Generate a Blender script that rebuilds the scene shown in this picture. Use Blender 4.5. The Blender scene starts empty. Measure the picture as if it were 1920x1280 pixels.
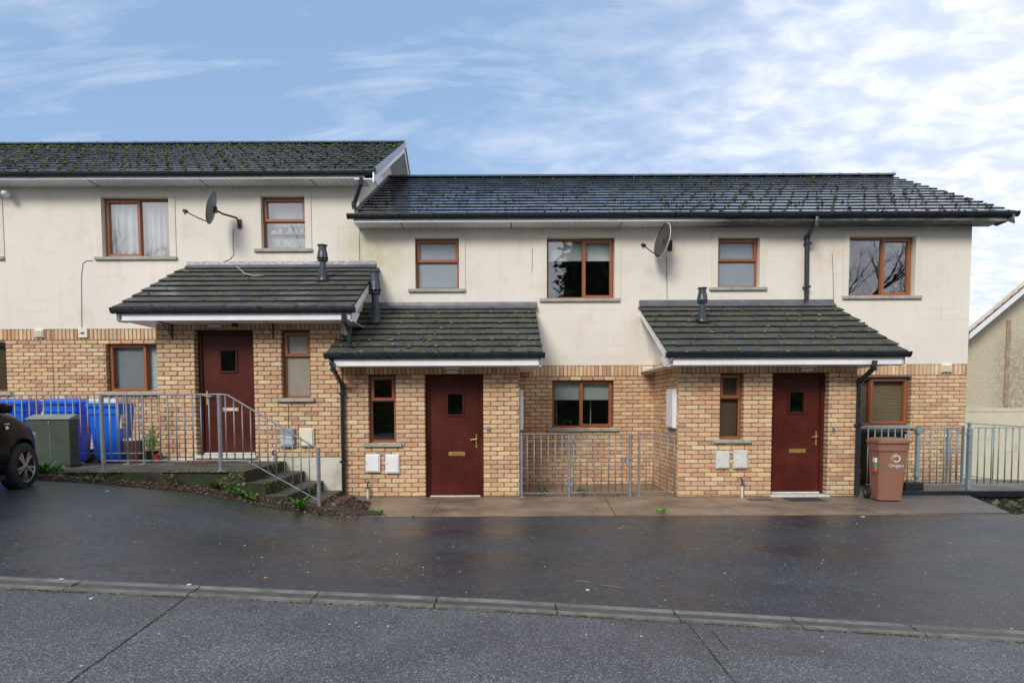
import bpy, math, random
from mathutils import Vector, Matrix, noise as mnoise
R = math.radians
random.seed(7)
sc = bpy.context.scene
COL = sc.collection

# ------------------------------------------------------------------ camera
F, CX, CY, EYE = 885.0, 940.0, 796.0, 1.53
cam_d = bpy.data.cameras.new('camera'); cam = bpy.data.objects.new('camera', cam_d); COL.objects.link(cam)
cam_d.sensor_width = 36; cam_d.lens = F*36/1920
cam_d.shift_x = (960-CX)/1920; cam_d.shift_y = (CY-640)/1920
cam_d.clip_start = .05; cam_d.clip_end = 2000
KD = 1.36            # true depth of the place: plan depths below are multiplied by this when everything stands
CM = Matrix.Rotation(R(90-2.23), 3, 'X') @ Matrix.Rotation(R(-.22), 3, 'Z')
_tp = math.atan(KD*math.tan(R(2.23)))
cam.rotation_euler = (Matrix.Rotation(R(90)-_tp, 3, 'X') @ Matrix.Rotation(R(-.22), 3, 'Z')).to_euler(); cam.location = (0, 0, EYE)
cam_d.lens = F*KD*36/1920; cam_d.shift_y = ((CY-F*math.tan(R(2.23))+F*KD*math.tan(_tp))-640)/1920
sc.camera = cam

def ray(px, py): return CM @ Vector(((px-CX)/F, (CY-py)/F, -1))
def P(px, py, D):
    d = ray(px, py); t = D/d.y
    return Vector((d.x*t, D, EYE+d.z*t))
def PZ(px, py, z):
    d = ray(px, py); t = (z-EYE)/d.z
    return Vector((d.x*t, d.y*t, z))
def PX(px, py, X):
    d = ray(px, py); t = X/d.x
    return Vector((X, d.y*t, EYE+d.z*t))
def PP(px, py, p0, n):
    d = ray(px, py); o = Vector((0, 0, EYE))
    t = (p0-o).dot(n)/d.dot(n); return o+d*t
def RC(x0, y0, x1, y1, D):
    a, b, c, d = P(x0, y0, D), P(x1, y0, D), P(x0, y1, D), P(x1, y1, D)
    return ((a.x+c.x)/2, (b.x+d.x)/2, (c.z+d.z)/2, (a.z+b.z)/2)   # X0,X1,Z0,Z1

YF, YB, YE = 7.90, 9.17, 7.55

# ------------------------------------------------------------------ mesh builder
WO = {}
class MB:
    def __init__(s): s.v = []; s.f = []; s.m = []; s.c = []
    def add(s, vs, fs, mi=0, col=(1, 1, 1)):
        n = len(s.v); s.v += [tuple(v) for v in vs]
        for f in fs: s.f.append([n+i for i in f]); s.m.append(mi); s.c.append(col)
    def box(s, x0, x1, y0, y1, z0, z1, mi=0, col=(1, 1, 1)):
        v = [(x, y, z) for x in (x0, x1) for y in (y0, y1) for z in (z0, z1)]
        s.add(v, [(0, 1, 3, 2), (4, 6, 7, 5), (0, 4, 5, 1), (2, 3, 7, 6), (0, 2, 6, 4), (1, 5, 7, 3)], mi, col)
    def bbox(s, x0, x1, y0, y1, z0, z1, b=.006, mi=0, col=(1, 1, 1)):
        """box with chamfered edges"""
        cx = [(x0, x0+b, x1-b, x1), (y0, y0+b, y1-b, y1), (z0, z0+b, z1-b, z1)]
        v = []; idx = {}
        for i in (0, 1):
            for j in (0, 1):
                for k in (0, 1):
                    X = (x0, x1)[i]; Y = (y0, y1)[j]; Z = (z0, z1)[k]
                    xi = (x0+b, x1-b)[i]; yi = (y0+b, y1-b)[j]; zi = (z0+b, z1-b)[k]
                    idx[(i, j, k)] = len(v)
                    v += [(X, yi, zi), (xi, Y, zi), (xi, yi, Z)]
        f = []
        A = lambda i, j, k, a: idx[(i, j, k)]+a
        for i in (0, 1): f.append([A(i, 0, 0, 0), A(i, 1, 0, 0), A(i, 1, 1, 0), A(i, 0, 1, 0)])
        for j in (0, 1): f.append([A(0, j, 0, 1), A(1, j, 0, 1), A(1, j, 1, 1), A(0, j, 1, 1)])
        for k in (0, 1): f.append([A(0, 0, k, 2), A(1, 0, k, 2), A(1, 1, k, 2), A(0, 1, k, 2)])
        for j in (0, 1):
            for k in (0, 1): f.append([A(0, j, k, 1), A(1, j, k, 1), A(1, j, k, 2), A(0, j, k, 2)])
        for i in (0, 1):
            for k in (0, 1): f.append([A(i, 0, k, 0), A(i, 1, k, 0), A(i, 1, k, 2), A(i, 0, k, 2)])
        for i in (0, 1):
            for j in (0, 1): f.append([A(i, j, 0, 0), A(i, j, 1, 0), A(i, j, 1, 1), A(i, j, 0, 1)])
        for i in (0, 1):
            for j in (0, 1):
                for k in (0, 1): f.append([A(i, j, k, 0), A(i, j, k, 1), A(i, j, k, 2)])
        s.add(v, f, mi, col)
    def quad(s, a, b, c, d, mi=0, col=(1, 1, 1)): s.add([a, b, c, d], [(0, 1, 2, 3)], mi, col)
    def tube(s, pts, r, n=10, mi=0, cap=True, col=(1, 1, 1)):
        pts = [Vector(p) for p in pts]; rr = r if isinstance(r, (list, tuple)) else [r]*len(pts)
        rings = []; up = None
        for i, p in enumerate(pts):
            d = (pts[min(i+1, len(pts)-1)]-pts[max(i-1, 0)])
            if d.length < 1e-9: d = Vector((0, 0, 1))
            d.normalize()
            a = Vector((0, 0, 1)) if abs(d.z) < .9 else Vector((1, 0, 0))
            if up is not None:
                a = up
            u = d.cross(a)
            if u.length < 1e-4: u = d.orthogonal()
            u.normalize(); w = d.cross(u).normalized(); up = -w if False else a
            rings.append([p+(u*math.cos(2*math.pi*k/n)+w*math.sin(2*math.pi*k/n))*rr[i] for k in range(n)])
        v = [q for ring in rings for q in ring]; f = []
        for i in range(len(pts)-1):
            for k in range(n):
                f.append((i*n+k, i*n+(k+1) % n, (i+1)*n+(k+1) % n, (i+1)*n+k))
        if cap: f.append(tuple(range(n))[::-1]); f.append(tuple((len(pts)-1)*n+k for k in range(n)))
        s.add(v, f, mi, col)
    def lathe(s, prof, n=20, o=(0, 0, 0), mi=0, M=None, cap=True):
        v = []; f = []
        for (r, z) in prof:
            for k in range(n):
                q = Vector((r*math.cos(2*math.pi*k/n), r*math.sin(2*math.pi*k/n), z))
                if M is not None: q = M @ q
                v.append(q+Vector(o))
        for i in range(len(prof)-1):
            for k in range(n): f.append((i*n+k, i*n+(k+1) % n, (i+1)*n+(k+1) % n, (i+1)*n+k))
        if cap: f.append(tuple(range(n))[::-1]); f.append(tuple((len(prof)-1)*n+k for k in range(n)))
        s.add(v, f, mi)
    def prism(s, poly, d, mi=0, col=(1, 1, 1)):
        """poly list of 3D points, extruded by vector d"""
        d = Vector(d); n = len(poly); v = [Vector(p) for p in poly]+[Vector(p)+d for p in poly]
        f = [tuple(range(n))[::-1], tuple(range(n, 2*n))]+[(i, (i+1) % n, n+(i+1) % n, n+i) for i in range(n)]
        s.add(v, f, mi, col)
    def blob(s, c, rx, ry, rz, n=6, nr=None, jit=.25, mi=0, col=(1, 1, 1)):
        v = []; f = []
        lv = [(1, 0), (.85, .5), (.45, .9)]
        for (rr, zz) in lv:
            for k in range(n):
                j = 1+random.uniform(-jit, jit); a = 2*math.pi*k/n
                v.append((c[0]+math.cos(a)*rx*rr*j, c[1]+math.sin(a)*ry*rr*j, c[2]+zz*rz*(1+random.uniform(-jit, jit))))
        v.append((c[0], c[1], c[2]+rz))
        for i in range(2):
            for k in range(n): f.append((i*n+k, i*n+(k+1) % n, (i+1)*n+(k+1) % n, (i+1)*n+k))
        for k in range(n): f.append((2*n+k, 2*n+(k+1) % n, 3*n))
        s.add(v, f, mi, col)
    def build(s, name, mats, parent=None, smooth=False, local=False, colors=False):
        me = bpy.data.meshes.new(name)
        off = Vector((0, 0, 0)) if (local or parent is None) else WO[parent.name]
        me.from_pydata([Vector(v)-off for v in s.v], [], s.f)
        if not isinstance(mats, (list, tuple)): mats = [mats]
        for m in mats: me.materials.append(m)
        me.polygons.foreach_set('material_index', s.m)
        if smooth: me.polygons.foreach_set('use_smooth', [True]*len(s.f))
        if colors:
            at = me.color_attributes.new('col', 'FLOAT_COLOR', 'CORNER')
            buf = []
            for f, c in zip(s.f, s.c): buf += list(c[:3])+[1.0] if len(f) == 1 else (list(c[:3])+[1.0])*len(f)
            at.data.foreach_set('color', buf)
        import bmesh
        bm = bmesh.new(); bm.from_mesh(me); bmesh.ops.recalc_face_normals(bm, faces=bm.faces[:]); bm.to_mesh(me); bm.free()
        me.update()
        o = bpy.data.objects.new(name, me); COL.objects.link(o)
        if parent is not None: o.parent = parent
        WO[o.name] = off
        return o

def empty(name, loc, label, cat, group=None, rz=0):
    o = bpy.data.objects.new(name, None); COL.objects.link(o); o.location = loc; o.rotation_euler = (0, 0, rz)
    o.empty_display_size = .2
    WO[o.name] = Vector(loc); o['label'] = label; o['category'] = cat
    if group: o['group'] = group
    return o
def tag(o, label, cat, group=None, kind=None):
    if label: o['label'] = label
    if cat: o['category'] = cat
    if group: o['group'] = group
    if kind: o['kind'] = kind
    return o
def struct(o, kind='structure'): o['kind'] = kind; return o
def text_mesh(name, s, size, mat, M, parent, local=True, ext=.0008):
    cu = bpy.data.curves.new('t', 'FONT'); cu.body = s; cu.size = size; cu.extrude = ext; cu.align_x = 'CENTER'; cu.align_y = 'CENTER'; cu.resolution_u = 3
    ob = bpy.data.objects.new('t', cu); COL.objects.link(ob); bpy.context.view_layer.update()
    dg = bpy.context.evaluated_depsgraph_get(); me = bpy.data.meshes.new_from_object(ob.evaluated_get(dg))
    bpy.data.objects.remove(ob); me.name = name; me.materials.clear(); me.materials.append(mat)
    off = Vector((0, 0, 0)) if local or parent is None else WO[parent.name]
    me.transform(M); me.transform(Matrix.Translation(-off))
    o = bpy.data.objects.new(name, me); COL.objects.link(o)
    if parent: o.parent = parent
    WO[o.name] = off
    return o
FACE = Matrix.Rotation(R(90), 4, 'X')     # text facing -Y

# ------------------------------------------------------------------ materials
def nm(name):
    m = bpy.data.materials.new(name); m.use_nodes = True; nt = m.node_tree
    return m, nt, nt.nodes['Principled BSDF']
def N(nt, t, **k):
    n = nt.nodes.new(t)
    for a, b in k.items():
        if a.startswith('i_'):
            key = a[2:]; key = int(key) if key.isdigit() else key.replace('_', ' ')
            n.inputs[key].default_value = b
        else: setattr(n, a, b)
    return n
def pos(nt, scale=(1, 1, 1)):
    g = N(nt, 'ShaderNodeNewGeometry'); m = N(nt, 'ShaderNodeMapping'); nt.links.new(g.outputs['Position'], m.inputs['Vector'])
    m.inputs['Scale'].default_value = scale; return m.outputs[0]
def objc(nt, scale=(1, 1, 1)):
    g = N(nt, 'ShaderNodeTexCoord'); m = N(nt, 'ShaderNodeMapping'); nt.links.new(g.outputs['Object'], m.inputs['Vector'])
    m.inputs['Scale'].default_value = scale; return m.outputs[0]
def noise(nt, vec, scale, det=4, rough=.6, dist=0):
    n = N(nt, 'ShaderNodeTexNoise'); n.inputs['Scale'].default_value = scale; n.inputs['Detail'].default_value = det
    n.inputs['Roughness'].default_value = rough; n.inputs['Distortion'].default_value = dist
    nt.links.new(vec, n.inputs['Vector']); return n.outputs['Fac']
def ramp(nt, fac, stops, interp='LINEAR'):
    r = N(nt, 'ShaderNodeValToRGB'); cr = r.color_ramp; cr.interpolation = interp
    while len(cr.elements) < len(stops): cr.elements.new(.5)
    for e, (p, c) in zip(cr.elements, stops):
        e.position = p; e.color = (c, c, c, 1) if isinstance(c, (int, float)) else (*c, 1)
    nt.links.new(fac, r.inputs[0]); return r.outputs[0]
def mix(nt, fac, a, b, mode='MIX'):
    m = N(nt, 'ShaderNodeMix', data_type='RGBA', blend_type=mode)
    for i, x in ((0, fac), (6, a), (7, b)):
        if isinstance(x, (int, float)): m.inputs[i].default_value = x
        elif isinstance(x, tuple): m.inputs[i].default_value = (*x, 1)
        else: nt.links.new(x, m.inputs[i])
    return m.outputs[2]
def math_(nt, op, a, b=0., c=None, clamp=False):
    m = N(nt, 'ShaderNodeMath', operation=op); m.use_clamp = clamp
    for i, x in enumerate((a, b, c)):
        if x is None: continue
        if isinstance(x, (int, float)): m.inputs[i].default_value = x
        else: nt.links.new(x, m.inputs[i])
    return m.outputs[0]
def mrange(nt, v, a, b, c=0., d=1., smooth=True):
    m = N(nt, 'ShaderNodeMapRange'); m.interpolation_type = 'SMOOTHSTEP' if smooth else 'LINEAR'
    nt.links.new(v, m.inputs[0])
    for i, x in ((1, a), (2, b), (3, c), (4, d)): m.inputs[i].default_value = x
    return m.outputs[0]
def bump(nt, b, h, s=.3, d=.01):
    n = N(nt, 'ShaderNodeBump'); n.inputs['Strength'].default_value = s; n.inputs['Distance'].default_value = d
    nt.links.new(h, n.inputs['Height']); nt.links.new(n.outputs[0], b.inputs['Normal'])
def simple(name, col, rough=.5, metal=0, var=.15, sc_=6., bmp=0., bsc=60., dirt=None, coat=0, world=True):
    m, nt, b = nm(name); v = pos(nt) if world else objc(nt)
    n = noise(nt, v, sc_, 5)
    c = mix(nt, 1, tuple(col), ramp(nt, n, [(.25, 1-var), (.75, 1+var)]), 'MULTIPLY')
    if dirt:
        n2 = noise(nt, v, dirt[1], 6, .7); c = mix(nt, ramp(nt, n2, [(dirt[2], 0), (dirt[2]+.15, dirt[3])]), c, dirt[0])
    nt.links.new(c, b.inputs['Base Color'])
    nt.links.new(ramp(nt, noise(nt, v, sc_*2.3), [(.3, max(0, rough-.1)), (.7, min(1, rough+.1))]), b.inputs['Roughness'])
    b.inputs['Metallic'].default_value = metal
    if coat: b.inputs['Coat Weight'].default_value = coat; b.inputs['Coat Roughness'].default_value = .05
    if bmp: bump(nt, b, noise(nt, v, bsc, 3), bmp, .01)
    return m
def sepxyz(nt, vec):
    s = N(nt, 'ShaderNodeSeparateXYZ'); nt.links.new(vec, s.inputs[0]); return s.outputs

M = {}
# cream render
def cream(name, base=(.735, .685, .60)):
    m, nt, b = nm(name); v = pos(nt)
    big = noise(nt, v, .8, 5, .6)
    c = mix(nt, 1, base, ramp(nt, big, [(.3, .93), (.7, 1.04)]), 'MULTIPLY')
    # faint blockwork showing through
    sx = N(nt, 'ShaderNodeCombineXYZ'); s = sepxyz(nt, v)
    nt.links.new(math_(nt, 'ADD', s[0], s[1]), sx.inputs[0]); nt.links.new(s[2], sx.inputs[1])
    bk = N(nt, 'ShaderNodeTexBrick'); nt.links.new(sx.outputs[0], bk.inputs['Vector'])
    bk.inputs['Scale'].default_value = 1; bk.inputs['Brick Width'].default_value = .45; bk.inputs['Row Height'].default_value = .225
    bk.inputs['Mortar Size'].default_value = .012; bk.inputs['Mortar Smooth'].default_value = 1
    lines = math_(nt, 'MULTIPLY', bk.outputs['Fac'], ramp(nt, noise(nt, v, 1.1, 3, .5), [(.48, 0), (.66, .55)]))
    c = mix(nt, lines, c, (.60, .49, .36))
    # rusty / pinkish damp patches and vertical streaks
    c = mix(nt, ramp(nt, noise(nt, v, 1.7, 7, .72), [(.54, 0), (.70, .45)]), c, (.62, .47, .34))
    st = noise(nt, pos(nt, (5, 5, .35)), 1.6, 5, .7)
    c = mix(nt, ramp(nt, st, [(.55, 0), (.76, .24)]), c, (.46, .41, .34))
    # green algae where the lower roof meets the upper house
    vd = N(nt, 'ShaderNodeVectorMath', operation='DISTANCE'); nt.links.new(v, vd.inputs[0]); vd.inputs[1].default_value = (P(700, 475, YB).x, YB*KD, P(700, 475, YB).z)
    al = math_(nt, 'MULTIPLY', mrange(nt, vd.outputs['Value'], .15, .95, 1, 0), ramp(nt, noise(nt, v, 4, 6, .7), [(.3, .2), (.7, .75)]))
    c = mix(nt, al, c, (.42, .41, .20))
    nt.links.new(c, b.inputs['Base Color']); b.inputs['Roughness'].default_value = .85
    bump(nt, b, noise(nt, v, 160, 3), .18, .004)
    return m
M['cream'] = cream('cream_render')
M['surround'] = cream('window_surround_render', (.70, .65, .55))
M['plinth'] = simple('painted_plinth', (.66, .62, .52), .85, var=.15, sc_=3, bmp=.15, bsc=120, dirt=((.30, .32, .13), 2.2, .5, .6))
def brickmat():
    m, nt, b = nm('tumbled_brick'); v = pos(nt)
    a = N(nt, 'ShaderNodeAttribute', attribute_name='col')
    n = noise(nt, v, 38, 5, .7)
    c = mix(nt, 1, a.outputs['Color'], ramp(nt, n, [(.35, .86), (.65, 1.14)]), 'MULTIPLY')
    c = mix(nt, ramp(nt, noise(nt, v, 2.4, 6, .7), [(.52, 0), (.75, .16)]), c, (.16, .11, .08))
    c = mix(nt, ramp(nt, noise(nt, v, 70, 2), [(.66, 0), (.72, .25)]), c, (.20, .10, .06))
    nt.links.new(c, b.inputs['Base Color']); b.inputs['Roughness'].default_value = .82
    bump(nt, b, noise(nt, v, 90, 4, .7), .5, .005)
    return m
M['brick'] = brickmat()
M['mortar'] = simple('mortar', (.19, .15, .12), .9, var=.2, sc_=20, bmp=.3, bsc=150)
def tilemat(name, base, mossamt, wet):
    m, nt, b = nm(name); v = pos(nt)
    a = N(nt, 'ShaderNodeAttribute', attribute_name='col')
    c = mix(nt, 1, base, a.outputs['Color'], 'MULTIPLY')
    c = mix(nt, 1, c, ramp(nt, noise(nt, v, 14, 6, .7), [(.25, .65), (.75, 1.4)]), 'MULTIPLY')
    c = mix(nt, ramp(nt, noise(nt, v, 3.1, 7, .75), [(.60-mossamt, 0), (.78-mossamt, .75)]), c, (.070, .080, .024))
    c = mix(nt, ramp(nt, noise(nt, v, 33, 3, .6), [(.66, 0), (.70, .7)]), c, (.24, .235, .20))
    nt.links.new(c, b.inputs['Base Color'])
    r = ramp(nt, noise(nt, v, 2.0, 5, .65), [(.4, wet), (.65, wet+.25)])
    nt.links.new(r, b.inputs['Roughness'])
    bump(nt, b, noise(nt, v, 110, 4, .7), .12 if wet < .2 else .35, .004)
    return m
M['tile_main'] = tilemat('wet_roof_tile', (.036, .038, .045), -.02, .08)
M['tile_main'].node_tree.nodes['Principled BSDF'].inputs['Specular IOR Level'].default_value = .9; M['tile_main'].node_tree.nodes['Principled BSDF'].inputs['Coat Weight'].default_value = .8; M['tile_main'].node_tree.nodes['Principled BSDF'].inputs['Coat Roughness'].default_value = .08
M['tile_porch'] = tilemat('mossy_porch_tile', (.062, .062, .056), .10, .5)
M['moss'] = simple('moss', (.155, .165, .038), .95, var=.5, sc_=25, bmp=.6, bsc=80)
M['moss_dark'] = simple('dark_moss', (.05, .06, .022), .95, var=.5, sc_=25, bmp=.6, bsc=80)
M['lead'] = simple('lead_flashing', (.12, .125, .145), .42, .2, var=.35, sc_=7, dirt=((.12, .13, .07), 3, .55, .6))
M['verge'] = simple('verge_trim', (.36, .38, .44), .4, var=.12)
def upvc():
    m, nt, b = nm('white_fascia_board'); v = pos(nt); s = sepxyz(nt, v)
    c = mix(nt, 1, (.86, .86, .88), ramp(nt, noise(nt, v, 3, 4), [(.3, .9), (.7, 1.04)]), 'MULTIPLY')
    # mould along the leaking gutter of the right house
    k = mrange(nt, s[0], 2.9, 4.4); z = mrange(nt, s[2], 4.3, 4.7)
    st = math_(nt, 'MULTIPLY', math_(nt, 'MULTIPLY', k, z), ramp(nt, noise(nt, pos(nt, (1.2, 6, 6)), 2.0, 7, .75), [(.25, .3), (.5, .95)]))
    st2 = ramp(nt, noise(nt, pos(nt, (1.5, 5, 5)), 1.7, 7, .75), [(.60, 0), (.74, .4)])
    c = mix(nt, math_(nt, 'MAXIMUM', st, st2), c, (.055, .055, .055))
    nt.links.new(c, b.inputs['Base Color']); b.inputs['Roughness'].default_value = .4
    return m
M['upvc'] = upvc()
M['soffit_gap'] = simple('soffit_strip', (.04, .04, .045), .6)
M['gutter'] = simple('black_gutter', (.012, .017, .022), .28, var=.2, dirt=((.05, .06, .04), 6, .6, .5))
M['pipe'] = simple('grey_flue', (.045, .055, .07), .38, var=.2)
M['concrete'] = simple('sill_concrete', (.36, .36, .31), .85, var=.2, sc_=9, bmp=.2, dirt=((.20, .2, .15), 5, .5, .6))
def woodframe():
    m, nt, b = nm('brown_window_frame'); v = pos(nt, (1, 1, 1))
    n = noise(nt, pos(nt, (30, 30, 3)), 3, 5, .6)
    c = mix(nt, n, (.21, .066, .023), (.36, .125, .045))
    nt.links.new(c, b.inputs['Base Color']); b.inputs['Roughness'].default_value = .35
    return m
M['frame'] = woodframe()
def doormat():
    m, nt, b = nm('mahogany_door'); n = noise(nt, pos(nt, (40, 40, 1.6)), 2.4, 7, .65, .6)
    c = mix(nt, ramp(nt, n, [(.3, 0), (.7, 1)]), (.034, .0055, .0035), (.098, .017, .009))
    c = mix(nt, ramp(nt, noise(nt, pos(nt), 1.8, 4), [(.45, 0), (.65, .45)]), c, (.13, .030, .018))
    nt.links.new(c, b.inputs['Base Color']); b.inputs['Roughness'].default_value = .4; b.inputs['Specular IOR Level'].default_value = .22
    bump(nt, b, n, .12, .004)
    return m
M['door'] = doormat()
M['brass'] = simple('brass', (.72, .50, .18), .3, .8, var=.1)
M['white'] = simple('white_plastic', (.78, .79, .80), .4, var=.06)
M['white_old'] = simple('grubby_white_plastic', (.62, .62, .58), .55, var=.1, dirt=((.25, .24, .2), 8, .55, .5))
M['cream_vent'] = simple('cream_vent', (.72, .68, .52), .6, var=.06)
M['greybox'] = simple('grey_box', (.24, .28, .33), .5, var=.15)
M['tape'] = simple('silver_tape', (.55, .56, .58), .3, .2, var=.2)
M['black'] = simple('black_plastic', (.012, .012, .013), .45)
M['ink'] = simple('dark_print', (.03, .03, .04), .6)
M['galv'] = simple('galvanised_steel', (.24, .26, .28), .5, .3, var=.22, sc_=14, dirt=((.22, .19, .15), 12, .6, .4))
M['galv_blue'] = simple('weathered_galvanised_steel', (.23, .30, .32), .5, .25, var=.22, sc_=14, dirt=((.16, .15, .11), 12, .6, .4))
M['bin_blue'] = simple('blue_bin_plastic', (.0, .15, .85), .5, var=.08, sc_=3)
M['bin_brown'] = simple('brown_bin_plastic', (.27, .125, .078), .55, var=.1, sc_=5, dirt=((.12, .08, .06), 6, .55, .5), world=False)
M['sign_white'] = simple('white_print', (.75, .75, .75), .6)
M['sign_green'] = simple('green_print', (.05, .35, .08), .6)
M['sign_red'] = simple('red_print', (.45, .10, .12), .6)
M['cabinet'] = simple('green_cabinet_paint', (.042, .062, .044), .55, var=.15, sc_=3, bmp=.1, dirt=((.03, .035, .02), 3.5, .5, .7))
M['cabinet_top'] = simple('weathered_cabinet_top', (.20, .24, .19), .6, var=.15)
M['curtain'] = simple('net_curtain', (.85, .87, .88), .9, var=.08)
M['blind'] = simple('pale_blind', (.78, .86, .82), .8, var=.05)
M['venetian'] = simple('venetian_slats', (.82, .86, .88), .5, var=.05)
M['tanblind'] = simple('tan_blind', (.34, .24, .15), .8, var=.1)
M['room'] = simple('room_wall', (.12, .14, .13), .9, var=.1)
M['shelf'] = simple('shelf_white', (.70, .70, .70), .6)
M['flower'] = simple('yellow_petal', (.75, .6, .05), .7)
M['leaf'] = simple('leaf_green', (.085, .22, .025), .5, var=.4, sc_=20)
M['leaf2'] = simple('leaf_dark', (.05, .13, .03), .5, var=.4, sc_=20)
M['grassblade'] = simple('grass_blade', (.16, .33, .03), .5, var=.3, sc_=20)
M['twig'] = simple('twig', (.10, .07, .05), .8, var=.3)
def litter():
    m, nt, b = nm('dead_leaf_litter'); a = N(nt, 'ShaderNodeAttribute', attribute_name='col')
    nt.links.new(a.outputs['Color'], b.inputs['Base Color']); b.inputs['Roughness'].default_value = .6; return m
M['litter'] = litter()
def glass(name, tint=(.9, .93, .92), base=.24):
    m = bpy.data.materials.new(name); m.use_nodes = True; nt = m.node_tree; nt.nodes.clear()
    out = N(nt, 'ShaderNodeOutputMaterial'); tr = N(nt, 'ShaderNodeBsdfTransparent'); tr.inputs[0].default_value = (*tint, 1)
    gl = N(nt, 'ShaderNodeBsdfGlossy'); gl.inputs['Roughness'].default_value = .012
    lw = N(nt, 'ShaderNodeFresnel'); lw.inputs['IOR'].default_value = 1.5
    f = math_(nt, 'MULTIPLY_ADD', lw.outputs[0], 1.5, base-.04, clamp=True)
    bp = N(nt, 'ShaderNodeBump'); bp.inputs['Strength'].default_value = .06; bp.inputs['Distance'].default_value = .01
    nt.links.new(noise(nt, pos(nt), 2.2, 2), bp.inputs['Height']); nt.links.new(bp.outputs[0], gl.inputs['Normal'])
    mx = N(nt, 'ShaderNodeMixShader'); nt.links.new(f, mx.inputs[0]); nt.links.new(tr.outputs[0], mx.inputs[1]); nt.links.new(gl.outputs[0], mx.inputs[2])
    nt.links.new(mx.outputs[0], out.inputs[0]); return m
M['glass'] = glass('window_glass', (.98, 1, .99))
M['glass_car'] = glass('car_glass', (.3, .33, .33), .08)
def frosted():
    m, nt, b = nm('frosted_glass'); v = pos(nt)
    nt.links.new(mix(nt, noise(nt, v, 2, 4), (.17, .21, .24), (.26, .31, .34)), b.inputs['Base Color'])
    b.inputs['Roughness'].default_value = .33; b.inputs['Specular IOR Level'].default_value = .8
    bump(nt, b, noise(nt, v, 60, 3), .15, .004); return m
M['frosted'] = frosted()
M['frosted_tan'] = simple('frosted_tan_glass', (.27, .25, .20), .3, var=.1)
def tarmac(name, base, wetlo, wethi, speck):
    m, nt, b = nm(name); v = pos(nt)
    fine = noise(nt, v, 95, 3, .75); med = noise(nt, v, 2.0, 6, .6)
    wet = ramp(nt, noise(nt, pos(nt, (.5, 1.1, 1)), .55, 5, .62), [(.38, 0), (.6, 1)])
    c = mix(nt, 1, base, ramp(nt, fine, [(.38, .25), (.62, 1.9)]), 'MULTIPLY')
    c = mix(nt, 1, c, ramp(nt, noise(nt, v, 42, 3, .8), [(.38, .85), (.62, 1.15)]), 'MULTIPLY')
    c = mix(nt, 1, c, ramp(nt, med, [(.38, .88), (.62, 1.12)]), 'MULTIPLY')
    vo = N(nt, 'ShaderNodeTexVoronoi'); vo.inputs['Scale'].default_value = 66; nt.links.new(v, vo.inputs['Vector'])
    vc = N(nt, 'ShaderNodeSeparateColor'); nt.links.new(vo.outputs['Color'], vc.inputs[0])
    sp = math_(nt, 'MULTIPLY', mrange(nt, vo.outputs['Distance'], .25, .45, 1, 0), math_(nt, 'GREATER_THAN', vc.outputs[0], 1-speck))
    c = mix(nt, math_(nt, 'MULTIPLY', sp, .9), c, (.42, .41, .39))
    c = mix(nt, wet, c, mix(nt, 1, c, (.68, .67, .66), 'MULTIPLY'))
    # algae near the bed
    s = sepxyz(nt, v)
    g = math_(nt, 'MULTIPLY', math_(nt, 'MULTIPLY', mrange(nt, s[1], 5.3*KD, 6.5*KD), mrange(nt, s[0], -1.6, -2.8)), ramp(nt, noise(nt, v, 3.5, 6, .7), [(.38, 0), (.62, .8)]))
    c = mix(nt, g, c, (.055, .075, .018))
    nt.links.new(c, b.inputs['Base Color'])
    nt.links.new(mix(nt, wet, (wethi,)*3, (wetlo,)*3), b.inputs['Roughness'])
    bump(nt, b, fine, .55, .006); return m
M['tarmac'] = tarmac('wet_tarmac', (.040, .050, .060), .20, .42, .08)
M['pavement'] = tarmac('footway_tarmac', (.112, .112, .114), .55, .7, .26)
M['kerb'] = simple('kerb_concrete', (.19, .18, .155), .75, var=.35, sc_=7, bmp=.35, bsc=90, dirt=((.09, .085, .075), 4, .45, .7))
def pathmat():
    m, nt, b = nm('path_concrete'); v = pos(nt)
    c = mix(nt, ramp(nt, noise(nt, v, 1.3, 6, .65), [(.35, 0), (.68, 1)]), (.33, .245, .165), (.145, .108, .080))
    c = mix(nt, 1, c, ramp(nt, noise(nt, v, 45, 4, .7), [(.3, .75), (.7, 1.25)]), 'MULTIPLY')
    c = mix(nt, ramp(nt, noise(nt, v, 5, 5, .7), [(.62, 0), (.72, .6)]), c, (.04, .035, .03))
    s = sepxyz(nt, v)
    c = mix(nt, mrange(nt, s[0], 4.6, 6.6, 0, .8), c, (.10, .10, .105))
    nt.links.new(c, b.inputs['Base Color']); nt.links.new(ramp(nt, noise(nt, v, 1.1, 4), [(.4, .3), (.6, .6)]), b.inputs['Roughness'])
    bump(nt, b, noise(nt, v, 70, 4, .7), .35, .005); return m
M['path'] = pathmat()
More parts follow.
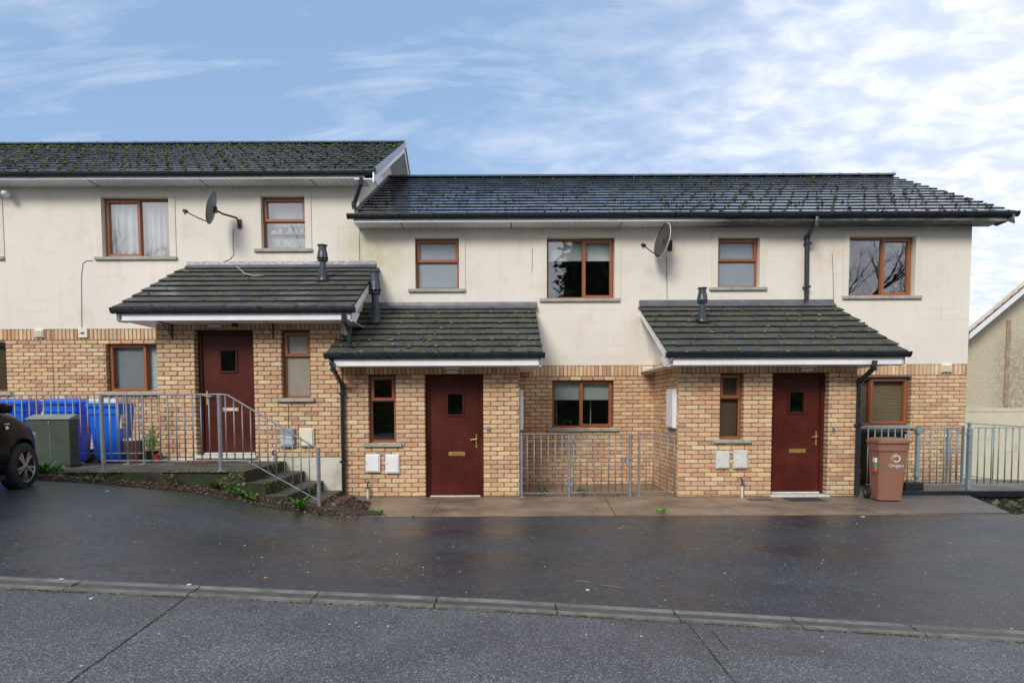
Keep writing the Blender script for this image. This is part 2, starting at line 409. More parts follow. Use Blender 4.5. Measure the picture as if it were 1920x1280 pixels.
def stepmat():
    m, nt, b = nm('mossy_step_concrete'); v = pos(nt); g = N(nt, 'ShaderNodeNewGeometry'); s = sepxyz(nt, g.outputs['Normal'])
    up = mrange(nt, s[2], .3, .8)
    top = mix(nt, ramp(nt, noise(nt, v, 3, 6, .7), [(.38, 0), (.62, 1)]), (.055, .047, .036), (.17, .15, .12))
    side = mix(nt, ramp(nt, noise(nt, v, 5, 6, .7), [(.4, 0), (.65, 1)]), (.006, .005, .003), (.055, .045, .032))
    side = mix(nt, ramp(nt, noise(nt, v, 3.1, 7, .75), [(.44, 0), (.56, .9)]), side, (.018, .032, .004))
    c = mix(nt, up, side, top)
    c = mix(nt, ramp(nt, noise(nt, v, 6, 6, .7), [(.53, 0), (.62, .7)]), c, (.028, .042, .008))
    nt.links.new(c, b.inputs['Base Color']); b.inputs['Roughness'].default_value = .8
    bump(nt, b, noise(nt, v, 40, 5, .7), .6, .012); return m
M['step'] = stepmat()
M['earth'] = simple('earth', (.05, .036, .025), .95, var=.3, bmp=.6, bsc=60)
M['verge_grass'] = simple('rough_grass', (.045, .075, .02), .95, var=.5, sc_=4, bmp=.5, bsc=40)
def pebble():
    m, nt, b = nm('pebbledash'); v = pos(nt)
    c = mix(nt, 1, (.56, .50, .37), ramp(nt, noise(nt, v, 40, 3, .8), [(.3, .55), (.6, 1.15)]), 'MULTIPLY')
    s = sepxyz(nt, v)
    d = math_(nt, 'MULTIPLY', mrange(nt, s[0], 13.3, 13.9), mrange(nt, s[2], 3.8, 2.6))
    st = math_(nt, 'MULTIPLY', d, ramp(nt, noise(nt, v, 9, 6, .8), [(.4, 0), (.6, .7)]))
    c = mix(nt, st, c, (.20, .16, .12))
    nt.links.new(c, b.inputs['Base Color']); b.inputs['Roughness'].default_value = .95
    bump(nt, b, noise(nt, v, 60, 3, .8), .8, .015); return m
M['pebble'] = pebble()
M['smoothcream'] = simple('smooth_cream_render', (.60, .55, .42), .85, var=.08, dirt=((.38, .28, .18), 2.5, .55, .4))
M['redtile'] = simple('red_roof_tile', (.22, .07, .05), .7, var=.25)
M['rubble'] = simple('rubble_stone', (.15, .14, .115), .85, var=.6, sc_=7, bmp=.5, dirt=((.03, .04, .015), 8, .46, .9))
M['rubble_mortar'] = simple('dark_rubble_joint', (.030, .030, .018), .95, var=.5, sc_=10, bmp=.5)
M['carpaint'] = simple('black_car_paint', (.005, .005, .006), .2, var=.05)
M['carpaint'].node_tree.nodes['Principled BSDF'].inputs['IOR'].default_value = 1.22
M['tyre'] = simple('tyre', (.010, .010, .011), .75, var=.2, world=False)
M['alloy'] = simple('alloy', (.48, .49, .50), .28, .9, var=.05, world=False)
M['lamp_glass'] = simple('lamp_plastic', (.68, .68, .64), .35, var=.05)
M['dish_grey'] = simple('dish_grey', (.15, .19, .18), .5, var=.1)
M['dish_brown'] = simple('dish_brown', (.085, .068, .058), .6, var=.1)
M['rust'] = simple('rusty_plate', (.14, .05, .04), .8, var=.3)
M['bark'] = simple('tree_bark', (.05, .042, .033), .9, var=.3)
M['hedge'] = simple('hedge_leaf', (.035, .055, .02), .8, var=.5, sc_=5)
M['pot'] = simple('brown_tub', (.10, .035, .03), .5, var=.1)
M['redpot'] = simple('red_pot', (.35, .03, .03), .5)

# ------------------------------------------------------------------ ground shape
def lerpk(x, ks):
    if x <= ks[0][0]: return ks[0][1]
    for (a, b), (c, d) in zip(ks, ks[1:]):
        if x <= c:
            t = (x-a)/(c-a); return b+(d-b)*t
    return ks[-1][1]
ZH = [(-9, .64), (-6.4, .56), (-5.4, .49), (-4.27, .39), (-3.66, .29), (-2.7, .12), (-2.17, .035), (-1.7, -.008), (12, -.012)]
ZK = [(-14, .75), (-3.8, .205), (0, .012), (4, -.245), (14, -.85)]
YK0, YK1 = 3.45, 3.63
def G(x, y):
    t = min(1, max(0, (y-YK1)/(6.5-YK1))); t = t*t*(3-2*t)*.6+t*.4
    return lerpk(x, ZK)*(1-t)+lerpk(x, ZH)*t
def GP(px, py):
    z = 0.
    for _ in range(25):
        p = PZ(px, py, z); z = .5*z+.5*G(p.x, p.y)
    return PZ(px, py, z)
BED = [(-30, 6.45), (-6.5, 6.45), (-5.4, 6.44), (-4.27, 6.4), (-3.66, 6.34), (-2.7, 6.28), (-2.17, 6.4), (-1.9, 6.57), (40, 6.60)]
def sheet(name, x0, x1, nx, yf0, yf1, ny, zoff, mat, zf=G, jit=0):
    mb = MB(); vs = []
    for i in range(nx+1):
        x = x0+(x1-x0)*i/nx; a, b = yf0(x), yf1(x)
        for j in range(ny+1):
            y = a+(b-a)*j/ny; vs.append((x, y, zf(x, y)+zoff+(random.uniform(-jit, jit) if jit else 0)))
    fs = [(i*(ny+1)+j, (i+1)*(ny+1)+j, (i+1)*(ny+1)+j+1, i*(ny+1)+j+1) for i in range(nx) for j in range(ny)]
    mb.add(vs, fs); return mb.build(name, mat, smooth=True)
struct(sheet('tarmac_forecourt', -16, 16, 160, lambda x: YK1-.02, lambda x: lerpk(x, BED), 16, 0, M['tarmac']))
struct(sheet('footway', -16, 16, 100, lambda x: -6, lambda x: YK0+.02, 6, -.002, M['pavement'], lambda x, y: lerpk(x, ZK)))
def terr(x, y):
    base = lerpk(x, ZK) if y < 5 else lerpk(x, ZH)
    if x > 6.5 and y > 5: base = -1.0
    r = math.hypot(x, y-5)
    return base-.35-(0 if r < 30 else 0)
def ground():
    mb = MB(); xs = [-600, -200, -60, -30]+[x for x in range(-20, 21, 1)]+[30, 60, 200, 600]
    ys = [-600, -200, -60, -30, -15, -8, -6, -3, 0, 3, 5, 6.0, 6.65, 8, 10, 12, 16, 25, 60, 200, 600]
    vs = [(x, y, terr(x, y)) for x in xs for y in ys]; n = len(ys)
    mb.add(vs, [(i*n+j, (i+1)*n+j, (i+1)*n+j+1, i*n+j+1) for i in range(len(xs)-1) for j in range(n-1)])
    return struct(mb.build('ground', M['verge_grass'], smooth=True))
ground()
# kerb line with joints
kb = MB(); KL = .915; x = -16.0
kx0 = P(140, 1093, 3.54).x
k0 = kx0-KL*20
while k0 < 16:
    a, b = k0+.006, k0+KL-.004
    for (u0, u1) in ((a, (a+b)/2), ((a+b)/2, b)):
        dz = 0
        prof = [(YK0, -.12), (YK0, .016), (YK0+.03, .020), (YK0+.05, .010), (YK1-.06, .012), (YK1-.03, .024), (YK1, .016), (YK1, -.12)]
        v = [(u0, y, lerpk(u0, ZK)+z) for y, z in prof]+[(u1, y, lerpk(u1, ZK)+z) for y, z in prof]; n = 8
        kb.add(v, [(i, (i+1) % n, n+(i+1) % n, n+i) for i in range(n) if i not in (2, 3)]+[tuple(range(n)), tuple(range(n, 2*n))[::-1]])
        kb.add(v, [(i, (i+1) % n, n+(i+1) % n, n+i) for i in (2, 3)], 1)
    k0 += KL
struct(kb.build('kerb', [M['kerb'], simple('kerb_channel_grime', (.085, .078, .070), .5, var=.35, sc_=8, bmp=.3, bsc=90)]))
# moss line in kerb joint and tarmac joints
gm = MB()
for _ in range(1500):
    u = random.uniform(-7, 7)
    if mnoise.noise(Vector((u*1.3, 0, 3))) < -.02 and random.random() < .85: continue
    gm.blob((u, YK0-.006+random.uniform(-.008, .008), lerpk(u, ZK)-.002), random.uniform(.006, .016), random.uniform(.004, .010), random.uniform(.004, .010), 5)
for k in range(40):
    u = kx0+KL*(k-20)-.001
    if abs(u) > 6: continue
    for _ in range(10): gm.blob((u+random.uniform(-.006, .006), random.uniform(YK0, YK1), lerpk(u, ZK)+.010), .006, .008, .012, 5)
def crack(pa, pb, dens, w=.006):
    a, b = GP(*pa), GP(*pb)
    L = (b-a).length
    for i in range(int(L*dens)):
        t = random.random(); p = a.lerp(b, t)
        if mnoise.noise(p*2.5) < -.15: continue
        gm.blob((p.x+random.uniform(-w, w), p.y, lerpk(p.x, ZK)-.003), random.uniform(.004, .010), random.uniform(.006, .014), random.uniform(.003, .008), 5)
crack((352, 1117), (128, 1279), 80); crack((1293, 1172), (1378, 1279), 190)
struct(gm.build('joint_moss', M['moss_dark']), 'stuff')
def joints():
    mb = MB()
    for (pa, pb) in (((352, 1116), (120, 1285)), ((1292, 1170), (1384, 1286)), ((1335, 1182), (1366, 1218))):
        a, b = GP(*pa), GP(*pb); d = (b-a).normalized(); s = Vector((-d.y, d.x, 0))*.0032
        for i in range(12):
            p, q = a.lerp(b, i/12), a.lerp(b, (i+1)/12)
            for r in (p, q): r.z = lerpk(r.x, ZK)+.0025
            mb.quad(p-s, q-s, q+s, p+s)
    return struct(mb.build('footway_joint', M['earth']))
joints()
# concrete path
mb = MB()
poly = [(-1.92, 6.572), (7.2, 6.64), (7.9, 7.95), (7.9, 7.99), (6.1, 7.99), (6.1, 9.3), (-2.9, 9.3), (-2.9, 7.8), (-2.1, 7.5)]
mb.prism([(x, y, -.25) for x, y in poly], (0, 0, .252)); struct(mb.build('concrete_path', M['path']))
mb = MB()
for pa, pb in (((1134, 932), (1155, 966)),):
    a, b = PZ(*pa, .004), PZ(*pb, .004); s = Vector((.006, 0, 0)); mb.quad(a-s, b-s, b+s, a+s)
for xx in (-1.0, 3.4, 5.6):
    mb.quad((xx-.004, 6.58, .004), (xx+.004, 6.58, .004), (xx+.004, 7.86, .004), (xx-.004, 7.86, .004))
struct(mb.build('path_joint', M['soffit_gap']))
# earth bed along the landing
def bed():
    xs = [-12+i*.1 for i in range(int(10.4/.1))]
    mb = MB(); vs = []
    for x in xs:
        e = lerpk(x, BED); zt = lerpk(x, ZH)
        for j, (t, h) in enumerate(((0, .0), (.3, .02), (1, .035))):
            y = e+(6.75-e)*t; vs.append((x, y, zt+h+.012*mnoise.noise(Vector((x*5, y*5, 0)))-(.03 if j == 0 else 0)))
    mb.add(vs, [(i*3+j, i*3+3+j, i*3+4+j, i*3+1+j) for i in range(len(xs)-1) for j in range(2)])
    # patch beside the last step
    mb.prism([(-2.75, 6.3, -.1), (-1.95, 6.56, -.1), (-2.1, 7.5, -.1), (-2.85, 7.9, -.1)], (0, 0, .125))
    return struct(mb.build('earth_bed', M['earth'], smooth=True))
bed()
lm = MB()
def litter_piece(p, s, z=0):
    c = random.choice([(.10, .045, .03), (.16, .08, .05), (.06, .03, .022), (.22, .13, .08), (.13, .05, .04), (.30, .22, .16)])
    a = random.uniform(0, 6.28); u = Vector((math.cos(a), math.sin(a), random.uniform(-.5, .5)))*s; w = Vector((-math.sin(a), math.cos(a), random.uniform(-.5, .5)))*s*random.uniform(.3, .7)
    q = Vector(p)+Vector((0, 0, random.uniform(.002, .02)))
    lm.add([q-u-w*.3, q-w, q+u, q+w], [(0, 1, 2, 3)], 0, c)
for _ in range(3200):
    x = random.uniform(-7.2, -2.3); e = lerpk(x, BED); t = random.random()**1.4
    y = e-.03+(6.62-e)*t
    litter_piece((x, y, lerpk(x, ZH)+.035*min(1, t*3)), random.uniform(.008, .022))
for _ in range(1500):
    p = PZ(random.gauss(640, 32), random.gauss(950, 11), .02)
    if p.y > 7.8 or p.y < 6.25 or p.x < -2.75: continue
    litter_piece((p.x, p.y, max(.012, G(p.x, min(p.y, 6.5))) + .01), random.uniform(.008, .024))
for _ in range(260):
    litter_piece((random.uniform(.4, 2.3), random.gauss(8.05, .10), .006), random.uniform(.008, .02))
struct(lm.build('leaf_litter', M['litter'], colors=True), 'stuff')
# pale grit and scraps on the tarmac
gr = MB()
for _ in range(520):
    x = random.uniform(-6, 7); y = random.uniform(1.5, 6.5); s = random.uniform(.003, .011)
    z = G(x, y) if y > YK1 else lerpk(x, ZK)
    gr.blob((x, y, z), s, s*random.uniform(.5, 1), s*.4, 5, col=(.5, .48, .42) if random.random() < .6 else (.35, .2, .12))
struct(gr.build('grit', M['litter'], colors=True), 'stuff')

# ------------------------------------------------------------------ landing and steps
ZL = .63
ld = empty('entrance_landing', (-5, 7.2, .3), 'mossy raised concrete landing with four steps down to the right', 'steps')
mb = MB()
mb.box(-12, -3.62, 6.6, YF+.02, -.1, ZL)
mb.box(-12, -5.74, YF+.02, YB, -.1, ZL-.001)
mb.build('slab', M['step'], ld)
xs = [-3.62, -3.30, -2.99, -2.68]
for i in range(3):
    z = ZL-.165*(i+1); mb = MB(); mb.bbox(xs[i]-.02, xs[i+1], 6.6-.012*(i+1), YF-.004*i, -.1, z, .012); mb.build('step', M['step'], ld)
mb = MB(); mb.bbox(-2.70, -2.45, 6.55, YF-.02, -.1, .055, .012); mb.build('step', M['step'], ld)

mb = MB(); mr = random.Random(11)
def mossy(x0, x1, y, z0, z1, n, side=0):
    for _ in range(n):
        u = mr.uniform(x0, x1); z = z1-(z1-z0)*mr.random()**1.5
        if mnoise.noise(Vector((u*2.2, y*2.2, z*3+5))) < -.02: continue
        k = len(mb.v); mb.blob((0, 0, 0), mr.uniform(.012, .034), mr.uniform(.010, .028), mr.uniform(.006, .018), 6, jit=.35, mi=mr.choice((0, 1, 1)))
        for i in range(k, len(mb.v)):
            v = mb.v[i]; mb.v[i] = (u+v[0], y-v[2], z+v[1]) if not side else (y+v[2], u+v[0], z+v[1])
mossy(-7.5, -3.62, 6.6, .3, ZL-.02, 900); mossy(6.6, 7.9, -3.62, .47, ZL-.02, 90, 1)
for i in range(3):
    z = ZL-.165*(i+1); mossy(xs[i], xs[i+1], 6.6-.012*(i+1), z-.17, z-.01, 200); mossy(6.6, 7.7, xs[i+1], z-.15, z-.02, 110, 1)
    for _ in range(60): mb.blob((mr.uniform(xs[i], xs[i+1]), 6.6+.25*mr.random()**2, z-.004), .022, .022, .010, 6, jit=.35, mi=1)
for _ in range(500):
    u = mr.uniform(-7.5, -3.62)
    if mnoise.noise(Vector((u*1.5, 9, 2))) > -.05: mb.blob((u, 6.6+.22*mr.random()**3-.01, ZL-.004), mr.uniform(.012, .03), .02, .010, 6, jit=.35, mi=mr.choice((0, 1, 1)))
struct(mb.build('moss', [M['moss'], M['moss_dark']], ld), 'stuff')
# ------------------------------------------------------------------ brickwork
PAL = [(.64, .445, .25)]*7+[(.67, .485, .28)]*4+[(.62, .405, .24)]*5+[(.57, .35, .22)]*4+[(.61, .36, .19)]*3+[(.49, .28, .175)]*2+[(.67, .53, .34)]*1
def one_brick(mb, O, U, Nn, u0, u1, z0, z1, depth=.1):
    O = Vector(O); U = Vector(U); Nn = Vector(Nn); Z = Vector((0, 0, 1))
    w, h = u1-u0, z1-z0
    if w < .02 or h < .015: return
    c = random.choice(PAL); k = random.uniform(.88, 1.10); c = (c[0]*k, c[1]*k, c[2]*k)
    ch = min(.013, w*.25, h*.25)
    j = lambda a: random.uniform(-a, a)
    prot = .010+random.uniform(-.003, .004)
    ring = [(u0+ch, z0), (u1-ch, z0), (u1, z0+ch), (u1, z1-ch), (u1-ch, z1), (u0+ch, z1), (u0, z1-ch), (u0, z0+ch)]
    jj = [(j(.0025), j(.003)) for _ in ring]
    cu, cz = (u0+u1)/2, (z0+z1)/2
    def lay(ins, off, jf=1):
        out = []
        for (u, z), (a, b) in zip(ring, jj):
            su = max(0, 1-2*ins/w); sz = max(0, 1-2*ins/h)
            out.append(O+U*(cu+(u-cu)*su+a*jf)+Z*(cz+(z-cz)*sz+b*jf)+Nn*off)
        return out
    L = [lay(0, -depth, 0), lay(0, prot-.008), lay(.006, prot)]
    v = [p for l in L for p in l]; f = []
    for i in range(2):
        for q in range(8): f.append((i*8+q, i*8+(q+1) % 8, (i+1)*8+(q+1) % 8, (i+1)*8+q))
    f.append(tuple(range(16, 24)))
    mb.add(v, f, 0, c)
def sub_intervals(a, b, holes):
    out = [(a, b)]
    for (h0, h1) in holes:
        nx = []
        for (p, q) in out:
            if h1 <= p or h0 >= q: nx.append((p, q)); continue
            if h0 > p: nx.append((p, h0))
            if h1 < q: nx.append((h1, q))
        out = nx
    return out
CH, BL, JT = .0755, .222, .0095
def bricks(mb, O, U, Nn, a, b, z0, z1, holes=(), soldier=True, phase=0.):
    """bricks on a plane; u in [a,b]; holes = (u0,u1,z0,z1)"""
    zt = z1
    if soldier:
        zs = z1-.215; u = math.floor(a/.0755)*.0755
        while u < b:
            p, q = max(u, a), min(u+.0755, b)
            for (p1, q1) in sub_intervals(p, q, [(h[0], h[1]) for h in holes if h[3] > zs+.12 and h[2] < z1]):
                zz0 = max([zs]+[h[3] for h in holes if h[0] < (p1+q1)/2 < h[1] and zs < h[3] < z1])
                one_brick(mb, O, U, Nn, p1+JT/2, q1-JT/2, zz0+JT/2, z1-JT/2)
            u += .0755
        zt = zs
    n = int(math.ceil((zt-z0)/CH))
    for r in range(n):
        t1 = zt-r*CH; t0 = max(t1-CH, z0)
        if t1-t0 < .03: continue
        hs = [(h[0], h[1]) for h in holes if h[3] > t0+.03 and h[2] < t1-.03]
        off = (BL/2 if r % 2 else 0)+phase
        segs = sub_intervals(a, b, hs)
        for (s0, s1) in segs:
            cuts = [s0]; u = (math.floor((s0-off)/BL)+1)*BL+off
            while u < s1-.03:
                if u-cuts[-1] > .045: cuts.append(u)
                u += BL
            cuts.append(s1)
            for p, q in zip(cuts, cuts[1:]): one_brick(mb, O, U, Nn, p+JT/2, q-JT/2, t0+JT/2, t1-JT/2)
def wall_cells(mb, O, U, Nn, a, b, z0, z1, holes=(), depth=.1, mi=0, grow=0.):
    O = Vector(O); U = Vector(U); Nn = Vector(Nn); Z = Vector((0, 0, 1))
    hs = [(h[0]-grow, h[1]+grow, h[2]-grow, h[3]+grow) for h in holes]
    us = sorted({a, b, *[min(max(x, a), b) for h in hs for x in h[:2]]}); zs = sorted({z0, z1, *[min(max(x, z0), z1) for h in hs for x in h[2:]]})
    pt = lambda u, z, n=0: O+U*u+Z*z+Nn*n
    for u0, u1 in zip(us, us[1:]):
        for w0, w1 in zip(zs, zs[1:]):
            cu, cz = (u0+u1)/2, (w0+w1)/2
            if any(h[0] < cu < h[1] and h[2] < cz < h[3] for h in hs): continue
            mb.quad(pt(u0, w0), pt(u1, w0), pt(u1, w1), pt(u0, w1), mi)
    for h in hs:
        u0, u1 = max(h[0], a), min(h[1], b); w0, w1 = max(h[2], z0), min(h[3], z1); d = -depth
        mb.quad(pt(u0, w0), pt(u0, w1), pt(u0, w1, d), pt(u0, w0, d), mi); mb.quad(pt(u1, w0), pt(u1, w1), pt(u1, w1, d), pt(u1, w0, d), mi)
        mb.quad(pt(u0, w0), pt(u1, w0), pt(u1, w0, d), pt(u0, w0, d), mi); mb.quad(pt(u0, w1), pt(u1, w1), pt(u1, w1, d), pt(u0, w1, d), mi)

# ------------------------------------------------------------------ windows and doors
def frame_ring(mb, x0, x1, z0, z1, w, y0, y1, mi=0):
    b = .004
    mb.bbox(x0, x1, y0, y1, z0, z0+w, b, mi); mb.bbox(x0, x1, y0, y1, z1-w, z1, b, mi)
    mb.bbox(x0, x0+w, y0+.001, y1, z0+w-.003, z1-w+.003, b, mi); mb.bbox(x1-w, x1, y0+.001, y1, z0+w-.003, z1-w+.003, b, mi)
def curtain(x0, x1, z0, z1, y, name, mat, par, amp=.03, per=.14, gather=None):
    mb = MB(); n = int((x1-x0)/.015)+2; vs = []
    for k, z in enumerate((z0, (z0+z1)/2, z1)):
        for i in range(n+1):
            t = i/n; u = t
            x = x0+(x1-x0)*u
            vs.append((x, y+amp*math.sin(x*6.28/per+.6*math.sin(x*9))*(.7+.3*k)+.01*math.sin(x*61), z))
    mb.add(vs, [(k*(n+1)+i, k*(n+1)+i+1, (k+1)*(n+1)+i+1, (k+1)*(n+1)+i) for k in range(2) for i in range(n)])
    return mb.build(name, mat, par, smooth=True)
def window(par, px, D, style, fill, sill=None, rev=.075, fw=.055):
    X0, X1, Z0, Z1 = RC(*px, D)
    y = D+rev
    mb = MB(); frame_ring(mb, X0, X1, Z0, Z1, fw*.8, y, y+.06)
    panes = []; sashes = []
    if style[0] in 'LR':     # two lights, opening sash left or right
        xm = X0+(X1-X0)*(float(style[1:]))
        mb.bbox(xm-.022, xm+.022, y+.002, y+.06, Z0+.03, Z1-.03, .004)
        if style[0] == 'L': sashes.append((X0+.02, xm+.012, Z0+.02, Z1-.02)); panes.append((xm+.02, X1-fw*.8, Z0+fw*.8, Z1-fw*.8))
        else: sashes.append((xm-.012, X1-.02, Z0+.02, Z1-.02)); panes.append((X0+fw*.8, xm-.02, Z0+fw*.8, Z1-fw*.8))
    else:                    # top vent over fixed light
        zm = Z0+(Z1-Z0)*float(style[1:])
        mb.bbox(X0+.03, X1-.03, y+.002, y+.06, zm-.022, zm+.022, .004)
        sashes.append((X0+.02, X1-.02, zm-.010, Z1-.015)); panes.append((X0+fw*.8, X1-fw*.8, Z0+fw*.8, zm-.02))
    w = mb.build('window', M['frame'], par)
    gmat = {'frosted': M['frosted'], 'frosted_tan': M['frosted_tan']}.get(fill, M['glass'])
    for s in sashes:
        mb = MB(); frame_ring(mb, *s, fw, y-.018, y+.03); mb.build('sash', M['frame'], w)
        panes.append((s[0]+fw, s[1]-fw, s[2]+fw, s[3]-fw))
    for p in panes:
        mb = MB(); yy = y+.02; mb.quad((p[0]-.005, yy, p[2]-.005), (p[1]+.005, yy, p[2]-.005), (p[1]+.005, yy, p[3]+.005), (p[0]-.005, yy, p[3]+.005)); mb.build('pane', gmat, w)
    if sill:
        s0, s1, t0, t1 = RC(*sill, D-.03)
        mb = MB(); mb.bbox(s0, s1, D-.05, y+.01, Z0-.065, Z0-.002, .008); mb.build('sill', M['concrete'], w)
    if 'frosted' not in fill:
        mb = MB(); a = .25
        x0, x1, z0, z1, yb, yn = X0-a, X1+a, Z0-a, Z1+a, y+1.6, y+.075
        mb.quad((x0, yb, z0), (x1, yb, z0), (x1, yb, z1), (x0, yb, z1)); mb.quad((x0, yn, z0), (x0, yb, z0), (x0, yb, z1), (x0, yn, z1))
        mb.quad((x1, yn, z0), (x1, yb, z0), (x1, yb, z1), (x1, yn, z1)); mb.quad((x0, yn, z0), (x1, yn, z0), (x1, yb, z0), (x0, yb, z0)); mb.quad((x0, yn, z1), (x1, yn, z1), (x1, yb, z1), (x0, yb, z1))
        mb.build('room_interior', M['room'], w)
    if fill == 'curtain':
        curtain(X0, X1*.45+X0*.55, Z0-.02, Z1, y+.105, 'curtain', M['curtain'], w); curtain(X1*.5+X0*.5, X1, Z0-.02, Z1, y+.11, 'curtain', M['curtain'], w, .025, .11)
        mb = MB(); fx, fz = X0+(X1-X0)*.84, Z0+fw
        mb.lathe([(.022, 0), (.028, .05), (.024, .10)], 12, (fx, y+.065, fz)); mb.build('vase', M['white'], w, smooth=True)
        mb = MB()
        for k in range(9):
            a = random.uniform(0, 6.28); r = random.uniform(.02, .08); p = (fx+math.cos(a)*r, y+.065+math.sin(a)*.01, fz+.13+random.uniform(0, .07))
            mb.tube([(fx, y+.065, fz+.09), p], .003, 5, 1); mb.blob(p, .016, .012, .012, 6, mi=0)
        mb.build('flowers', [M['flower'], M['leaf2']], w)
    if fill.startswith('half'):
        zb = Z1-(Z1-Z0)*float(fill[4:]); mb = MB(); mb.box(X0+.03, X1-.03, y+.085, y+.089, zb, Z1-.02); mb.tube([(X0+.03, y+.087, zb), (X1-.03, y+.087, zb)], .007, 6); mb.build('roller_blind', M['blind'], w)
    if fill.startswith('ven'):
        mb = MB(); z = Z1-.04
        while z > Z0+.03: mb.add([(X0+.03, y+.066, z-.014), (X1-.03, y+.066, z-.014), (X1-.03, y+.078, z+.012), (X0+.03, y+.078, z+.012)], [(0, 1, 2, 3)]); z -= .028
        mb.build('venetian_blind', M['tanblind'] if fill == 'ventan' else M['venetian'], w)
    if fill == 'vendark':
        pass
    if fill == 'tan':
        mb = MB(); mb.box(X0+.02, X1-.02, y+.085, y+.089, Z0+.02, Z1-.02); mb.build('roller_blind', M['tanblind'], w)
    if fill == 'items':
        mb = MB(); mb.box(X0+.03, X1-.03, y+.07, y+.14, Z0+.33, Z0+.35)
        mb.build('shelf', M['shelf'], w)
        for k, (t, ww, hh, zz) in enumerate(((.12, .16, .05, .352), (.30, .10, .09, .352), (.52, .11, .12, .352), (.66, .10, .08, .352), (.80, .09, .13, .352), (.25, .26, .06, .06), (.32, .03, .15, .06), (.7, .3, .08, .06))):
            mb = MB(); mb.bbox(X0+(X1-X0)*t, X0+(X1-X0)*t+ww*.8, y+.075, y+.13, Z0+zz, Z0+zz+hh, .008); mb.build('bottle', (M['white'], M['blind'], M['shelf'])[k % 3], w)
        mb = MB(); mb.box(X0+.02, X1-.02, y+.145, y+.15, Z0, Z1); mb.build('roller_blind', M['curtain'], w)
    if fill == 'tap':
        zb = Z1-(Z1-Z0)*.42; mb = MB(); mb.box(X0+.03, X1-.03, y+.085, y+.089, zb, Z1-.02); mb.build('roller_blind', M['blind'], w)
        mb = MB(); tx = X0+.33
        mb.tube([(tx-.08, y+.2, Z0-.02), (tx-.08, y+.2, Z0+.10), (tx-.04, y+.2, Z0+.145), (tx+.02, y+.19, Z0+.15), (tx+.07, y+.18, Z0+.11), (tx+.08, y+.18, Z0+.06)], .010, 8); mb.build('kitchen_tap', M['alloy'], w, smooth=True)
        mb = MB()
        for q in (.11, .80): mb.box(X0+q, X0+q+.02, y+.3, y+.32, Z0, zb)
        mb.box(X0, X1, y+.15, y+.7, Z0-.06, Z0-.02); mb.build('worktop', M['shelf'], w)
    return (X0, X1, Z0, Z1)
def surround(par, op, D, w=.12):
    X0, X1, Z0, Z1 = op; mb = MB(); t = .009
    for a in ((X0-w, X0, Z0-.002, Z1+w), (X1, X1+w, Z0-.002, Z1+w), (X0, X1, Z1, Z1+w)):
        mb.box(a[0], a[1], D-.025, D-.0115, a[2], a[3])
    return mb.build('window_surround', M['surround'], par)
def door(par, px, D, hinge_left=True, lbl=None, letters=None, y_letter=.5, white_flap=False, numbers=None):
    X0, X1, Z0, Z1 = RC(*px, D); y = D+.085
    mb = MB(); mb.bbox(X0, X0+.06, y, y+.07, Z0, Z1, .004); mb.bbox(X1-.06, X1, y, y+.07, Z0, Z1, .004); mb.bbox(X0+.058, X1-.058, y+.001, y+.07, Z1-.06, Z1-.001, .004)
    a, b = X0+.063, X1-.063; z0, z1 = Z0+.03, Z1-.063
    px0, px1 = a+(b-a)*.36, a+(b-a)*.66; pz1 = z1-(z1-z0)*.13; pz0 = pz1-(z1-z0)*.175
    yl = y+.025
    # leaf with a real hole
    for q in ((a, px0, z0, z1), (px1, b, z0, z1), (px0, px1, z0, pz0), (px0, px1, pz1, z1)):
        mb.box(q[0], q[1], yl, yl+.045, q[2], q[3])
    d = mb.build('door', M['door'], par)
    if lbl: d['label'] = lbl
    mb = MB(); frame_ring(mb, px0-.03, px1+.03, pz0-.03, pz1+.03, .034, yl-.014, yl+.01); mb.build('glazing_bead', M['door'], d)
    mb = MB(); mb.quad((px0, yl+.02, pz0), (px1, yl+.02, pz0), (px1, yl+.02, pz1), (px0, yl+.02, pz1)); mb.build('pane', M['glass'], d)
    mb = MB(); mb.box(X0+.02, X1-.02, yl+.5, yl+.52, z0, z1); mb.build('hallway_interior', M['room'], d)
    mb = MB(); mb.box(px0-.25, px1+.25, yl+.4, yl+.41, pz0-.3, pz1+.2); mb.build('hallway_wall', M['room'], d)
    zl = z0+(z1-z0)*y_letter; cx = (a+b)/2+.03
    mb = MB(); mb.bbox(cx-.14, cx+.14, yl-.012, yl+.002, zl-.036, zl+.036, .004); lp = mb.build('letter_plate', M['brass'], d)
    mb = MB(); mb.bbox(cx-.11, cx+.11, yl-.016, yl-.0115, zl-.018, zl+.020, .002); mb.build('flap', M['brass'] if not white_flap else M['white_old'], lp)
    if letters: text_mesh('lettering', letters, .026, M['ink'], Matrix.Translation((cx, yl-.0175, zl)) @ FACE, lp, False)
    if numbers: text_mesh('door_number', numbers, .085, M['rust'], Matrix.Translation(((px0+px1)/2, yl-.001, pz1+.085)) @ FACE, d, False)
    hx = b-.055 if hinge_left else a+.055; s = -1 if hinge_left else 1; zh = z0+(z1-z0)*.47
    mb = MB(); mb.bbox(hx-.014, hx+.014, yl-.010, yl+.002, zh-.12, zh+.12, .004)
    mb.tube([(hx, yl, zh+.03), (hx, yl-.045, zh+.03)], .009, 8); mb.tube([(hx, yl-.045, zh+.03), (hx+s*.10, yl-.045, zh+.022)], .009, 8)
    mb.build('handle', M['brass'], d, smooth=False)
    mb = MB(); mb.bbox(a-.02, b+.02, yl-.025, yl+.02, Z0+.006, Z0+.035, .006); mb.bbox(X0-.03, X1+.03, D-.06, y+.01, Z0-.05, Z0+.004, .006); mb.build('threshold', M['white_old'], d)
    return (X0, X1, Z0, Z1)

